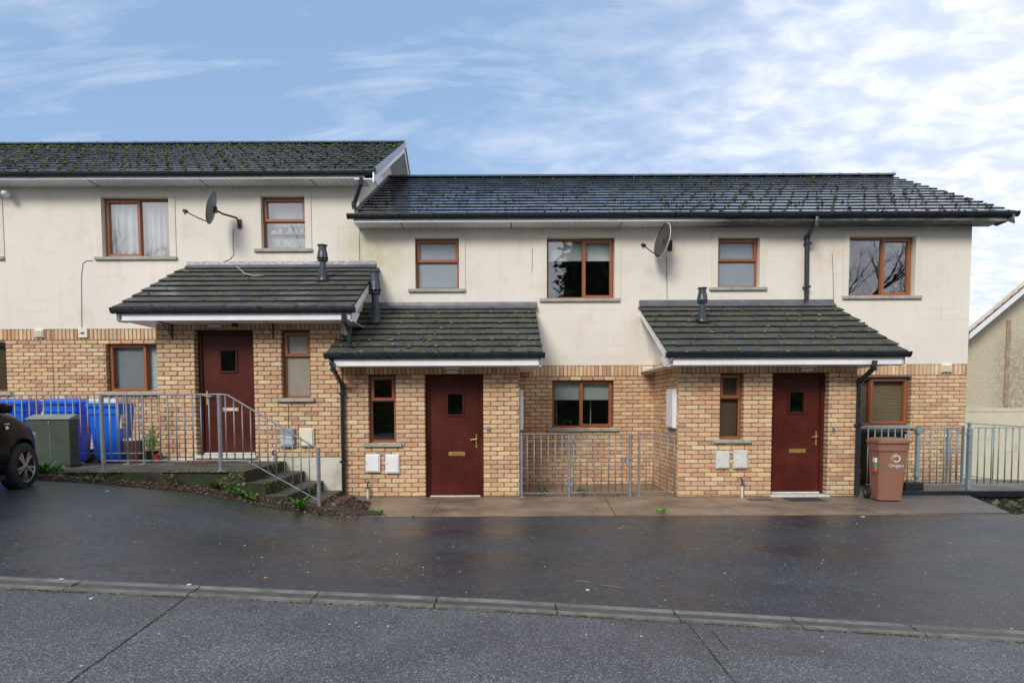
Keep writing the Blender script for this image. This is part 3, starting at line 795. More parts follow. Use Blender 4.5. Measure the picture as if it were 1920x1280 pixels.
# ------------------------------------------------------------------ roofs
def roof(par, X0, X1, e, r, courses, tw, mat, moss_p, name='roof', seed=1, moss_mat=None, moss_s=1., ridge=False, capL=False, capR=False, Xtop=None):
    rnd = random.Random(seed); e = Vector((0, *e)); r = Vector((0, *r)); d = r-e; L = d.length; d.normalize()
    n = Vector((0, -d.z, d.y)); mb = MB()
    # underlay
    mb.prism([Vector((X0+.02, 0, 0))+e-n*.03, Vector((X1-.02, 0, 0))+e-n*.03, Vector((X1-.02, 0, 0))+r-n*.03, Vector((X0+.02, 0, 0))+r-n*.03], n*.024, 0, (.35, .35, .35))
    g = L/courses; mossp = []
    for c in range(courses):
        s0 = c*g-.012; s1 = min(L, (c+1)*g+.03)
        x = X0-(tw/2 if c % 2 else 0)
        while x < X1:
            a, b = max(x+.002, X0), min(x+tw-.002, X1)
            x += tw
            if b-a < .03: continue
            k = rnd.uniform(.78, 1.22); col = (k, k, k*rnd.uniform(.97, 1.04))
            hl = (.036 if 'porch' in name else .027)+rnd.uniform(-.002, .002); hh = .005; dl = rnd.uniform(-.004, .004); th = .020
            q = lambda xx, s, h: Vector((xx, 0, 0))+e+d*s+n*h
            j = rnd.uniform(-.002, .002)
            t = [q(a, s0+dl, hl+j), q(b, s0+dl, hl-j), q(b, s1, hh), q(a, s1, hh)]
            bt = [p-n*th for p in t]
            # rounded nose
            nose = [q(a, s0+dl-.004, hl+j-.006), q(b, s0+dl-.004, hl-j-.006)]
            t2 = [q(a, s0+dl+.008, hl+j), q(b, s0+dl+.008, hl-j), t[2], t[3]]
            v = t2+nose+[bt[0], bt[1], bt[2], bt[3]]
            mb.add(v, [(0, 1, 2, 3)], 0, col); ec = (.10, .11, .10) if 'porch' not in name else (.16, .17, .14); mb.add(v, [(4, 5, 1, 0), (6, 7, 5, 4), (6, 4, 0, 3, 9), (7, 8, 2, 1, 5)], 0, ec)  # nose and edge faces darkened: algae, plus shade lines between courses put into colour
            dens = moss_p*(.5+1.6*max(0, mnoise.noise(Vector((a*.5+seed, c*.35, seed)))+.25))
            for _ in range(6):
                if rnd.random() < dens: mossp.append((a+rnd.gauss(0, .016), s0+rnd.uniform(-.012, .08)))
            for _ in range(2):
                if rnd.random() < dens*.6: mossp.append((rnd.uniform(a, b), s0+rnd.uniform(-.006, .012)))
            if rnd.random() < dens*.25: mossp.append((rnd.uniform(a, b), s0+rnd.uniform(.02, g)))
    if moss_p > .9:
        for _ in range(int((X1-X0)*70)):
            x = rnd.uniform(X0, X1)
            if mnoise.noise(Vector((x*1.3, 0, 7))) > -.25: mossp.append((x, L-abs(rnd.gauss(0, .35))))
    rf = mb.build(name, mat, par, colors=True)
    mm = MB()
    for (x, s) in mossp:
        if x < X0+.01 or x > X1-.01 or s > L: continue
        p = Vector((x, 0, 0))+e+d*s+n*.020; sz = rnd.uniform(.006, .022)*moss_s
        mm.blob(p, sz*rnd.uniform(.8, 1.6), sz, sz*rnd.uniform(.4, .75)+.010, 6, jit=.35, mi=rnd.choice((0, 1, 1)))
    if mossp: struct(mm.build('moss', [M['moss'], M['moss_dark']], rf), 'stuff')
    if ridge:
        mb = MB(); x = X0; 
        while x < X1-.02:
            b = min(x+.45, X1); pts = []
            for k in range(7):
                a = math.pi*k/6; pts.append((0, r.y-math.cos(a)*.13, r.z-.02+math.sin(a)*.085))
            for (xa, xb, sc_) in ((x+.003, b-.03, 1.), (b-.03, b, 1.1)):
                v = [(xa, p[1], r.z-.02+(p[2]-r.z+.02)*sc_) for p in pts]+[(xb, p[1], r.z-.02+(p[2]-r.z+.02)*sc_) for p in pts]
                mb.add(v, [(i, i+1, 8+i, 7+i) for i in range(6)]+[tuple(range(7)), tuple(range(7, 14))], 0, (.9, .9, .9))
            x += .45
        # rear slope, seen from other places
        mb.prism([(X0, r.y+.05, r.z), (X1, r.y+.05, r.z), (X1, 2*r.y-e.y, e.z), (X0, 2*r.y-e.y, e.z)], (0, 0, -.04), 0, (.9, .9, .9))
        mb.build('ridge', mat, rf, colors=True)
    return rf, e, r, d, n, L
def gutter(par, x0, x1, y, ztop, h=.085, w=.07, name='gutter'):
    """y = back of the gutter"""
    prof = [(y, ztop), (y, ztop-h), (y-w*.55, ztop-h), (y-w*.85, ztop-h*.72), (y-w*.92, ztop-h*.35), (y-w, ztop-h*.3), (y-w, ztop), (y-w+.006, ztop), (y-w+.006, ztop-h*.25), (y-w*.8, ztop-h*.65), (y-w*.5, ztop-h+.008), (y-.006, ztop-h+.008), (y-.006, ztop)]
    mb = MB(); n = len(prof)
    mb.add([(x0, *p) for p in prof]+[(x1, *p) for p in prof], [(i, (i+1) % n, n+(i+1) % n, n+i) for i in range(n)])
    for xx in (x0, x1): mb.prism([(xx-.006, y, ztop), (xx-.006, y, ztop-h-.003), (xx-.006, y-w*.6, ztop-h-.003), (xx-.006, y-w*.9, ztop-h*.7), (xx-.006, y-w-.003, ztop-h*.3), (xx-.006, y-w-.003, ztop+.002)], (.012, 0, 0))
    x = x0+1.0
    while x < x1-.5:
        mb.prism([(x, y-.001, ztop-h-.004), (x, y-w*.57, ztop-h-.004), (x, y-w*.87, ztop-h*.72), (x, y-w*.94-.003, ztop-h*.35), (x, y-w-.004, ztop+.003), (x, y-w+.004, ztop+.003)], (.03, 0, 0)); x += 1.9
    return mb.build(name, M['gutter'], par)
def dpipe(par, pts, r=.034, name='downpipe', brk=()):
    mb = MB(); pts = [Vector(p) for p in pts]; out = [pts[0]]
    for i in range(1, len(pts)-1):
        a = (pts[i-1]-pts[i]).normalized()*.035; b = (pts[i+1]-pts[i]).normalized()*.035
        out += [pts[i]+a, pts[i]+(a+b)*.3, pts[i]+b]
    out.append(pts[-1])
    # square-line pipe (4 sided with chamfer look)
    mb.tube(out, r, 8)
    for (z) in brk:
        p = pts[-1]; mb.box(p.x-.05, p.x+.05, p.y-.045, p.y+.06, z-.018, z+.018)
    for p in pts[1:-1]: mb.tube([p+Vector((0, 0, .04)), p-Vector((0, 0, .04))], r*1.18, 8)
    return mb.build(name, M['gutter'], par)
def flue(par, bx, by, H, n='flue'):
    """bx,by pixel of the base on the roof plane; H=(p0,n)"""
    mb = MB(); o = Vector((0, 0, 0))
    mb.lathe([(.075, -.10), (.072, 0), (.062, .05), (.066, .052), (.066, .075), (.058, .08), (.060, .16), (.055, .165), (.042, .17), (.042, .34), (.07, .345), (.072, .36), (.05, .365)], 18, (0, 0, 0))
    mb.lathe([(.03, .36), (.03, .39), (.078, .39), (.072, .41), (.062, .50), (.058, .505), (.058, .53), (.052, .53), (.052, .60), (.068, .605), (.068, .62), (.01, .625)], 18, (0, 0, 0))
    for k in range(8):
        a = k*math.pi/4; mb.box(math.cos(a)*.062-.006, math.cos(a)*.062+.006, math.sin(a)*.062-.006, math.sin(a)*.062+.006, .355, .395)
    return mb

WALLTOP_R = P(1200, 427, YB).z; WALLTOP_L = P(300, 351, YB).z
BRT_R = P(1100, 685, YB).z; BRT_L = P(150, 617, YB).z
XHOUSE = P(675, 450, YB).x; XMID = 3.2; XEND = P(1817, 550, YB).x; XL1 = -8.65

def house(label, x0, x1, brt, walltop, plan):
    """the main two-storey wall of one dwelling"""
    h = empty('terraced_house', ((x0+x1)/2, YB, plan['z0']), label, 'house', 'terraced houses in the row')
    ups = [window_px for window_px in plan['up']]; lows = plan['low']
    up_ops = []; lo_ops = []
    for w in ups: up_ops.append(window(h, w[0], YB, w[1], w[2], w[3]))
    for w in lows: lo_ops.append(window(h, w[0], YB, w[1], w[2], w[3]))
    for o in up_ops: surround(h, o, YB)
    mb = MB(); wall_cells(mb, (0, YB-.012, 0), (1, 0, 0), (0, -1, 0), x0, x1, brt, walltop, up_ops, .12)
    mb.quad((x0, YB-.012, brt), (x1, YB-.012, brt), (x1, YB+.0, brt), (x0, YB+.0, brt))
    mb.build('upper_wall', M['cream'], h)
    mb = MB(); mb.quad((x0, YB+5.2, -.5), (x1, YB+5.2, -.5), (x1, YB+5.2, walltop+.1), (x0, YB+5.2, walltop+.1)); mb.build('rear_wall', M['cream'], h)
    mb = MB(); bricks(mb, (0, YB, 0), (1, 0, 0), (0, -1, 0), x0, x1, plan['z0'], brt, lo_ops); 
    if plan.get('end'): bricks(mb, (x1, 0, 0), (0, 1, 0), (1, 0, 0), YB, YB+1.5, plan['z0']-.6, brt)
    mb2 = mb; wall_cells(mb2, (0, YB, 0), (1, 0, 0), (0, -1, 0), x0, x1, plan['z0']-.7, brt, lo_ops, .12, 1, .006)
    mb.build('brick_wall', [M['brick'], M['mortar']], h, colors=True)
    return h
def eaves(h, x0, x1, g_px, f_px, xr, endL=False, endR=False, gx0=None, gx1=None, sx=.9):
    """main roof eaves; g_px=(x, ytop) gutter top pixel, f_px = fascia bottom pixel y"""
    yf = 8.87; zt = P(g_px[0], g_px[1], 8.76).z; zb = P(g_px[0], f_px, yf).z
    mb = MB(); mb.bbox(x0, x1, yf-.02, yf, zb, zt-.005, .003); mb.build('fascia', M['upvc'], h)
    mb = MB()
    n = int((YB-yf)/.1)+1
    mb.box(x0, x1, yf-.001, YB+.02, zb+.004, zb+.012)
    x = x0
    sf = mb.build('soffit', M['upvc'], h)
    mb = MB()
    xx = math.ceil(x0/2.05)*2.05+xr
    while xx < x1-.1:
        if xx > x0: mb.box(xx-.008, xx+.008, yf+.002, YB-.003, zb-.002, zb+.003)
        xx += 2.05
    nn = int((x1-x0)/.1)
    for i in range(nn): mb.box(x0+i*.1, x0+i*.1+.003, yf+.002, YB-.003, zb+.0015, zb+.0035)
    if mb.v: mb.build('joint_strip', M['soffit_gap'], sf)
    gutter(h, gx0 if gx0 is not None else x0, gx1 if gx1 is not None else x1, yf-.021, zt)
    return zt, zb

TOPV = 'T.60'
# ---- house A far left (only a sliver in the picture)
hA = house('cream and brick house at the far left picture edge, mostly cut off', -14.55, XL1, BRT_L, WALLTOP_L,
    dict(z0=ZL, up=[((-130, 371, -3, 482), 'L.5', 'half.3', (-143, 483, 8, 489))], low=[((-110, 643, 13, 735), 'L.5', 'ventan', (-122, 740, 22, 747))]))
hB = house('upper level house with raised landing, blue bins and a silver taped meter box', XL1, XHOUSE, BRT_L, WALLTOP_L,
    dict(z0=ZL, up=[((193, 371, 319, 482), 'L.52', 'curtain', (178, 483, 332, 489)), ((491, 369, 573, 467), 'T.55', 'items', (477, 468, 586, 475))],
         low=[((201, 643, 316, 735), 'L.6', 'ven', (190, 740, 326, 747))]))
hC = house('middle house with white meter boxes and half drawn pale blinds', XHOUSE, XMID, BRT_R, WALLTOP_R,
    dict(z0=0, up=[((779, 447, 861, 542), 'T.55', 'frosted', (766, 543, 873, 549)), ((1025, 446, 1152, 560), 'R.55', 'half.34', (1012, 562, 1163, 570))],
         low=[((1036, 711, 1150, 802), 'R.47', 'tap', (1026, 803, 1160, 811))]))
hD = house('right end house beside the brown wheelie bin', XMID, XEND, BRT_R, WALLTOP_R,
    dict(z0=0, end=True, up=[((1345, 446, 1423, 539), 'T.55', 'frosted', (1330, 540, 1438, 545)), ((1590, 444, 1714, 555), 'R.55', 'dark', (1580, 557, 1728, 562))],
         low=[((1597, 707, 1707, 797), 'R.36', 'ventan', (1588, 797, 1716, 805))]))
# ---- main roofs
zR, zfR = eaves(hC, XHOUSE-.02, XMID, (1000, 398), 417, .2, gx0=XHOUSE-.12)
eaves(hD, XMID, XEND+.34, (1000, 398), 417, .2, gx1=XEND+.50)
zLt, zfL = eaves(hB, XL1, XHOUSE+.2, (300, 318), 337.5, .6, gx1=XHOUSE+.38)
eaves(hA, -14.55, XL1, (300, 318), 337.5, .6)
EY = 8.80; RY = 11.6
ridR = P(1200, 333, RY).z; ridL = P(300, 273, RY).z
XV = XEND+.42; XVL = XHOUSE+.42
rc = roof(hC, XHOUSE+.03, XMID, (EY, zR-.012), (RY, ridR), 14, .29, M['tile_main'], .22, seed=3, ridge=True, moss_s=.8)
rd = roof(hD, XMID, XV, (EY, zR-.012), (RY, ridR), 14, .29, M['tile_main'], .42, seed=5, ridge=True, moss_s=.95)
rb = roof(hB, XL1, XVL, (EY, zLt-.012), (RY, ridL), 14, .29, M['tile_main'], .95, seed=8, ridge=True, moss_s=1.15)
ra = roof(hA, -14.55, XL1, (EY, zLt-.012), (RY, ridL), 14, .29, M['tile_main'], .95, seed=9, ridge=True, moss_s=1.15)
def barge(h, X, e, r, s, zdrop=.17, th=.02, verge=True, box=True, yb=None, capside=1):
    """bargeboard at X along slope from e to r (Y,Z); s=+1 faces +X"""
    e = Vector((0, *e)); r = Vector((0, *r)); d = (r-e).normalized(); n = Vector((0, -d.z, d.y))
    o = Vector((X, 0, 0)); mb = MB()
    mb.prism([o+e-n*.02-d*.05, o+r-n*.02, o+r-n*.02-Vector((0, 0, zdrop)), o+e-Vector((0, 0, zdrop+.02))-d*.05], (-s*th, 0, 0))
    if verge == 2:   # mirrored rear board
        r2 = Vector((0, 2*r.y-e.y, e.z)); mb.prism([o+r-n*.02, o+r2, o+r2-Vector((0, 0, zdrop)), o+r-n*.02-Vector((0, 0, zdrop))], (-s*th, 0, 0))
    return mb.build('bargeboard', M['upvc'], h)
barge(hB, XVL-.03, (EY, zLt-.02), (RY, ridL), 1, verge=2)
barge(hD, XV-.03, (EY, zR-.02), (RY, ridR), 1, verge=2)
# dry verge caps on the upper roof
e, r = Vector((0, EY, zLt-.012)), Vector((0, RY, ridL)); d = (r-e); L = d.length; d.normalize(); n = Vector((0, -d.z, d.y))
mb = MB()
for k in range(14):
    a = e+d*(L*k/14)+n*(-.07); b = e+d*(L*(k+1)/14-.015)+n*(-.07)
    mb.prism([a+Vector((XVL-.02, 0, 0)), b+Vector((XVL-.02, 0, 0)), b+n*.105+Vector((XVL-.02, 0, 0)), a+n*.125+Vector((XVL-.02, 0, 0))], (.028, 0, 0))
mb.build('verge_cap', M['verge'], hB)
# gable wall of the upper house over the lower roof, verge soffit
def gable(h, X, walltop, rz, s, zlow):
    mb = MB(); mb.prism([(X, YB-.010, zlow), (X, YB+5.19, zlow), (X, YB+5.19, walltop), (X, RY, rz-.12), (X, YB-.010, walltop)], (-s*.1, 0, 0))
    o = mb.build('gable_wall', M['cream'], h)
    mb = MB(); hw = .40
    mb.prism([(X, EY+.05, zfL if s and h is hB else zfR), (X, RY, rz-.15), (X, RY, rz-.17), (X, EY+.05, (zfL if h is hB else zfR)-.02)], (hw-.02, 0, 0))
    mb.prism([(X, RY, rz-.15), (X, 2*RY-EY, (zfL if h is hB else zfR)), (X, 2*RY-EY, (zfL if h is hB else zfR)-.02), (X, RY, rz-.17)], (hw-.02, 0, 0))
    mb.build('verge_soffit', M['upvc'], h)
gable(hB, XHOUSE+.004, WALLTOP_L, ridL, 1, WALLTOP_L-1.2)
gable(hD, XEND+.002, WALLTOP_R, ridR, 1, BRT_R)
# box end of eaves
for (h, xx, zf, zt) in ((hB, XHOUSE, zfL, zLt), (hD, XEND, zfR, zR)):
    mb = MB(); mb.prism([(xx+.36, 8.852, zt-.03), (xx+.36, 8.852, zf-.02), (xx+.36, YB-.1, zf-.03), (xx+.36, YB+.35, zt+.18)], (.022, 0, 0)); mb.build('eaves_box_end', M['upvc'], h)
# flashing where the lower roof meets the gable
e, r = Vector((XHOUSE+.012, EY, zR+.02)), Vector((XHOUSE+.012, RY, ridR+.03)); mb = MB()
mb.prism([e, r, r+Vector((0, 0, .05)), e+Vector((0, 0, .05))], (.006, 0, 0)); mb.prism([e, r, r+Vector((.04, 0, .0)), e+Vector((.04, 0, .0))], (0, 0, .012)); mb.build('side_flashing', M['lead'], hC)

# ------------------------------------------------------------------ porches
def porch(h, xl, xr, z0, brt, gtop_px, fbot_px, flash_px, rx0, rx1, fx0, fx1, door_a, win_a, seed, moss, bargeside=None, gx=(None, None), plinth=None, courses=8):
    dX = door(h, *door_a[0], **door_a[1])
    wX = window(h, *win_a)
    ops = [dX, wX]; sbrt = BRT_L if h is hB else BRT_R; brt = max(dX[3], wX[3])+.217
    # walls
    mb = MB(); bricks(mb, (0, YF, 0), (1, 0, 0), (0, -1, 0), xl-.011, xr+.011, z0, brt, [(o[0], o[1], o[2]-(.3 if i == 0 else 0), o[3]) for i, o in enumerate(ops)], phase=xl % BL)
    bricks(mb, (xl, 0, 0), (0, 1, 0), (-1, 0, 0), YF+.0, YB, z0, sbrt); bricks(mb, (xr, 0, 0), (0, 1, 0), (1, 0, 0), YF+.0, YB, z0, sbrt)
    wall_cells(mb, (0, YF, 0), (1, 0, 0), (0, -1, 0), xl, xr, z0-.1, brt+.005, ops, .12, 1, .006)
    for xx in (xl, xr): mb.quad((xx, YF, z0-.1), (xx, YB, z0-.1), (xx, YB, sbrt), (xx, YF, sbrt), 1)
    mb.build('porch_wall', [M['brick'], M['mortar']], h, colors=True)
    # roof
    zg = P(gtop_px[0], gtop_px[1], YE-.11).z; zb = P(gtop_px[0], fbot_px, YE).z; zt = P(gtop_px[0], flash_px, YB).z
    zr = zt-.135
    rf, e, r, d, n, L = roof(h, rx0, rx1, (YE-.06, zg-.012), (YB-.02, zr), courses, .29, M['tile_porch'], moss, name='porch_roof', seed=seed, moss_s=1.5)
    # flashing
    mb = MB(); mb.prism([(fx0, YB-.013, zt), (fx0, YB-.018, zt), (fx0, YB-.03, zt-.065), (fx0, YB-.10, zt-.13), (fx0, YB-.09, zt-.15), (fx0, YB-.013, zt-.12)], (fx1-fx0, 0, 0)); mb.build('flashing', M['lead'], rf)
    mb = MB(); mb.bbox(fx0 if False else rx0+.10, rx1-.06, YE-.02, YE, zb, zg-.004, .003); mb.build('porch_fascia', M['upvc'], h)
    mb = MB(); mb.box(rx0+.06, rx1-.06, YE-.001, YF+.02, zb+.006, zb+.016); mb.box(rx0+.06, xl, YF+.02, YB, zb+.006, zb+.016); mb.box(xr, rx1-.06, YF+.02, YB, zb+.006, zb+.016); mb.build('porch_soffit', M['upvc'], h)
    gutter(h, gx[0] if gx[0] is not None else rx0-.03, gx[1] if gx[1] is not None else rx1+.03, YE-.021, zg, name='porch_gutter')
    for sgn, X in ((-1, rx0+.03), (1, rx1-.03)):
        ee, rr = Vector((X, YE-.03, zg-.03)), Vector((X, YB, zr-.005+.02)); mb = MB()
        mb.prism([ee, rr, rr-Vector((0, 0, .17)), ee-Vector((0, 0, .17))], (-sgn*.02, 0, 0))
        mb.prism([ee+Vector((sgn*.004, 0, 0)), ee+Vector((sgn*.004, .42, .0)), ee+Vector((sgn*.004, .22, -(zg-zb)+.03)), ee+Vector((sgn*.004, -.0, -(zg-zb)+.01))], (-sgn*.02, 0, 0))
        mb.build('porch_bargeboard', M['upvc'], h)
    # rendered side cheeks above the brick
    sl = (r.z-e.z)/(r.y-e.y)
    for xx, s in ((xl, -1), (xr, 1)):
        mb = MB(); zf = lambda y: e.z+(y-e.y)*sl-.05
        mb.prism([(xx+s*.012, YF+.005, sbrt), (xx+s*.012, YB, sbrt), (xx+s*.012, YB, zf(YB)), (xx+s*.012, YF+.005, zf(YF))], (-s*.05, 0, 0)); mb.build('porch_cheek', M['cream'], h)
    return dict(e=e, n=n, d=d, zb=zb, zg=zg, roof=rf, ops=ops)

XMl, XMr = P(647, 800, YF).x, P(973, 800, YF).x
XRl, XRr = P(1272, 800, YF).x, P(1604, 800, YF).x
XLl, XLr = P(298, 750, YF).x, XMl-.035
# porch tops: roof x range measured at the eaves
pB = porch(hB, XLl, XLr, P(560, 857, YF).z, P(400, 609, YF).z, (440, 575), 601, 491, P(218, 580, YE).x, P(664, 580, YE).x, P(352, 491, YB).x, P(706, 491, YB).x,
    (((368, 619, 477, 853), YF), dict(hinge_left=False, letters=None, y_letter=.37, white_flap=True, lbl='dark red door with white lever plate on the raised landing')),
    ((529, 620, 582, 746), YF, 'T.63', 'frosted_tan', (520, 747, 590, 757)), 21, .10)
pC = porch(hC, XMl, XMr, 0, P(800, 688, YF).z, (800, 661), 686, 567, P(615, 665, YE).x, P(1017, 665, YE).x, P(600, 567, YB).x, P(1007, 567, YB).x,
    (((798, 702, 906, 934), YF), dict(hinge_left=True, letters='THE POST BOX', y_letter=.36, numbers='11 A')),
    ((692, 703, 742, 830), YF, 'T.63', 'dark', (682, 831, 754, 839)), 23, .8)
pD = porch(hD, XRl, XRr, 0, P(1440, 686, YF).z, (1450, 659), 684, 562, P(1250, 665, YE).x, P(1697, 665, YE).x, P(1198, 562, YB).x, P(1562, 562, YB).x,
    (((1447, 699, 1551, 927), YF), dict(hinge_left=True, y_letter=.36)),
    ((1350, 700, 1393, 823), YF, 'T.63', 'ventan', (1338, 824, 1408, 832)), 25, .42)
# painted plinth of the upper house beside the steps
mb = MB(); mb.box(XLl-.01, XLr+.02, YF-.012, YF+.05, -.1, P(560, 857, YF).z); mb.build('painted_plinth', M['plinth'], hB)
mb = MB(); mb.box(P(640, 600, YF).x-.05, XLr+.055, YF+.0, YB, P(650, 655, YF).z-.15, P(650, 612, YF).z+.05); mb.build('white_cheek_panel', M['plinth'], hB)

# flues
def put_flue(h, bx, by, pr, sc_=1., rs=1.):
    base = PP(bx, by, pr['e'], pr['n']); mb = flue(h, 0, 0, None)
    mb.v = [(v[0]*sc_*rs+base.x, v[1]*sc_*rs/KD+base.y, v[2]*sc_+base.z) for v in mb.v]
    f = mb.build('flue', M['pipe'], h, smooth=False)
    mb = MB(); dd, nn = pr['d'], pr['n']; b = base+nn*.03; X = Vector((1, 0, 0))
    mb.prism([b-X*.11-dd*.10, b+X*.11-dd*.10, b+X*.10+dd*.07, b-X*.10+dd*.07], nn*.012); mb.build('flue_slate', M['tile_porch'], f)
put_flue(hB, 606, 527, pB, 1.02, 1.3); put_flue(hC, 704, 606, pC, 1.5, 1.0); put_flue(hD, 1316, 604, pD, .98, 1.3)

# downpipes
def at(px, py, D): return P(px, py, D)
def gp(x, y): return P(x, y, YF-.055)
a = P(622, 678, YE-.06); lo = P(643, 930, YF-.05)
dpipe(hC, [a, P(625, 692, YE-.06), P(642, 722, YF-.05), (P(642, 722, YF-.05).x, YF-.05, .03)], .036, brk=(.62, 1.75))
a = P(1640, 676, YE-.06)
dpipe(hD, [a, P(1638, 690, YE-.06), P(1611, 716, YF-.05), (P(1611, 716, YF-.05).x, YF-.05, .03)], .038, brk=(1.2,))
dpipe(hD, [P(1531, 408, 8.80), P(1529, 420, 8.80), P(1513, 446, YB-.07), P(1512, 562, YB-.07)], .042, brk=(P(1512, 460, YB).z, P(1512, 540, YB).z))
dpipe(hB, [P(678, 334, 8.80), P(677, 344, 8.80), P(664, 384, 8.86), P(664, 392, 8.86)], .04)
dpipe(hB, [P(644, 588, YE-.06), P(645, 600, YE-.06), P(656, 622, YE+.04), P(656, 646, YE+.04)], .036)

# ------------------------------------------------------------------ objects fixed to the walls
def meter_box(px, D, label, mat, hinge='l', tape=False, group='meter boxes on the porch fronts'):
    X0, X1, Z0, Z1 = RC(*px, D-.03); o = empty('meter_box', ((X0+X1)/2, D, Z0), label, 'meter box', group)
    mb = MB(); mb.bbox(X0, X1, D-.045, D-.002, Z0, Z1, .005); mb.build('housing', mat, o)
    mb = MB(); mb.bbox(X0+.018, X1-.018, D-.058, D-.044, Z0+.02, Z1-.02, .004); dr = mb.build('door', mat, o)
    mb = MB(); mb.tube([((X0+.035) if hinge == 'r' else X0+.035, D-.062, (Z0+Z1)/2), (X0+.035, D-.057, (Z0+Z1)/2)], .008, 8); mb.build('lock', M['ink'], dr)
    if tape:
        mb = MB()
        for (u0, w0, u1, w1) in ((.0, .45, 1, .30), (.1, .30, .95, .22), (0, .62, .95, .50), (.05, .18, .9, .30)):
            xa, xb = X0+(X1-X0)*u0, X0+(X1-X0)*u1; za, zb = Z0+(Z1-Z0)*w0, Z0+(Z1-Z0)*w1
            mb.add([(xa, D-.063, za-.02), (xb, D-.061, zb-.02), (xb, D-.061, zb+.025), (xa, D-.063, za+.025)], [(0, 1, 2, 3)])
        mb.build('tape', M['tape'], o)
    return o
meter_box((686, 851, 713, 885), YF, 'white meter box below the window left of door 11 A, nearer the drainpipe', M['white'])
meter_box((723, 851, 749, 887), YF, 'white meter box with inset panel, nearer to door 11 A', M['white'])
meter_box((1342, 845, 1367, 878), YF, 'grubby white meter box below the right porch window, left one of the pair', M['white_old'])
meter_box((1375, 843, 1401, 878), YF, 'grubby white meter box nearest the rightmost red door', M['white_old'])
meter_box((527, 803, 553, 839), YF, 'blue grey meter box patched with silver tape above the steps', M['greybox'], tape=True)
meter_box((562, 802, 589, 837), YF, 'dirty cream meter box above the lower steps, right of the taped one', M['cream_vent'])
# side boxes on the return walls
def side_box(xw, s, pa, pb, label):
    """on wall X=xw facing s; pa, pb pixel corners (near-top, far-bottom)"""
    A, B = PX(*pa, xw+s*.06), PX(*pb, xw+s*.06)
    y0, y1 = sorted((A.y, B.y)); z0, z1 = sorted((A.z, B.z))
    o = empty('meter_cabinet', (xw, (y0+y1)/2, z0), label, 'meter cabinet', 'tall white meter cabinets in the recess')
    a, b = sorted((xw+s*.012, xw+s*.07)); mb = MB(); mb.bbox(a, b, y0, y1, z0, z1, .006); mb.build('housing', M['white'], o)
    a, b = sorted((xw+s*.069, xw+s*.082)); mb = MB(); mb.bbox(a, b, y0+.02, y1-.02, z0+.02, z1-.02, .004); mb.build('door', M['white'], o)
side_box(XRl, -1, (1264, 729), (1250, 801), 'tall white meter cabinet on the brick side wall right of the gated recess')
yy0, yy1 = 8.02, 8.45; zz0, zz1 = P(976, 806, 8.05).z, P(976, 731, 8.05).z
o = empty('meter_cabinet', (XMr, 8.2, zz0), 'tall white meter cabinet seen edge-on at the corner right of door 11 A', 'meter cabinet', 'tall white meter cabinets in the recess')
mb = MB(); mb.bbox(XMr+.012, XMr+.07, yy0, yy1, zz0, zz1, .006); mb.build('housing', M['white'], o)
mb = MB(); mb.bbox(XMr+.069, XMr+.082, yy0+.02, yy1-.02, zz0+.02, zz1-.02, .004); mb.build('door', M['white'], o)
# wall vents
for i, (px, lab) in enumerate((((65, 617, 82, 633), 'cream louvred wall vent above the blue bins, left of the second vent'), ((147, 615, 164, 633), 'broken cream wall vent with a dark hole below a cable'),
        ((1207, 687, 1225, 702), 'cream wall vent in the inner corner of the gated recess'), ((1765, 682, 1784, 698), 'cream louvred vent with soot stain at the far right brickwork'))):
    X0, X1, Z0, Z1 = RC(*px, YB-.03); o = empty('wall_vent', ((X0+X1)/2, YB, Z0), lab, 'vent', 'cream vents in the soldier course')
    mb = MB(); mb.bbox(X0, X1, YB-.035, YB-.002, Z0, Z1, .004); mb.build('housing', M['cream_vent'], o)
    mb = MB()
    if i == 1: mb.blob(((X0+X1)/2, YB-.03, (Z0+Z1)/2-.02), .05, .012, .04, 7); mb.build('hole', M['ink'], o)
    else:
        for k in range(4):
            z = Z0+.02+(Z1-Z0-.03)*k/4; mb.prism([(X0+.014, YB-.034, z+.026), (X0+.014, YB-.052, z+.004), (X0+.014, YB-.034, z)], (X1-X0-.028, 0, 0))
        mb.build('louvres', M['cream_vent'], o)
# door lamps
for (cx_, cy_, lab) in ((403, 607, 'white box lamp under the eaves above the raised landing door'), (848, 693, 'white box lamp under the eaves above door 11 A'), (1513, 689, 'white box lamp under the eaves above the rightmost red door')):
    p = P(cx_, cy_, YF-.05); o = empty('wall_lamp', (p.x, YF, p.z), lab, 'lamp', 'lamps above the front doors')
    mb = MB(); mb.bbox(p.x-.13, p.x+.13, YF-.10, YF-.012, p.z+.0, p.z+.07, .01); mb.build('lamp_base', M['white_old'], o)
    mb = MB(); mb.bbox(p.x-.10, p.x+.10, YF-.09, YF-.02, p.z-.06, p.z+.0, .02); mb.build('diffuser', M['lamp_glass'], o)
# security light top left
p = P(12, 362, YB-.1); o = empty('security_lamp', (p.x, YB, p.z), 'small white spot lamp high on the wall at the left picture edge', 'lamp')
mb = MB(); mb.lathe([(.03, 0), (.055, .02), (.06, .10), (.035, .14)], 14, (p.x, p.y+.02, p.z), M=Matrix.Rotation(R(120), 3, 'X') @ Matrix.Rotation(R(25), 3, 'Y')); mb.build('lamp_head', M['white'], o, smooth=True)
mb = MB(); mb.box(p.x-.02, p.x+.06, YB-.05, YB-.013, p.z-.04, p.z+.04); mb.tube([(p.x+.01, YB-.04, p.z), (p.x, p.y, p.z)], .012, 8); mb.build('bracket', M['white_old'], o)
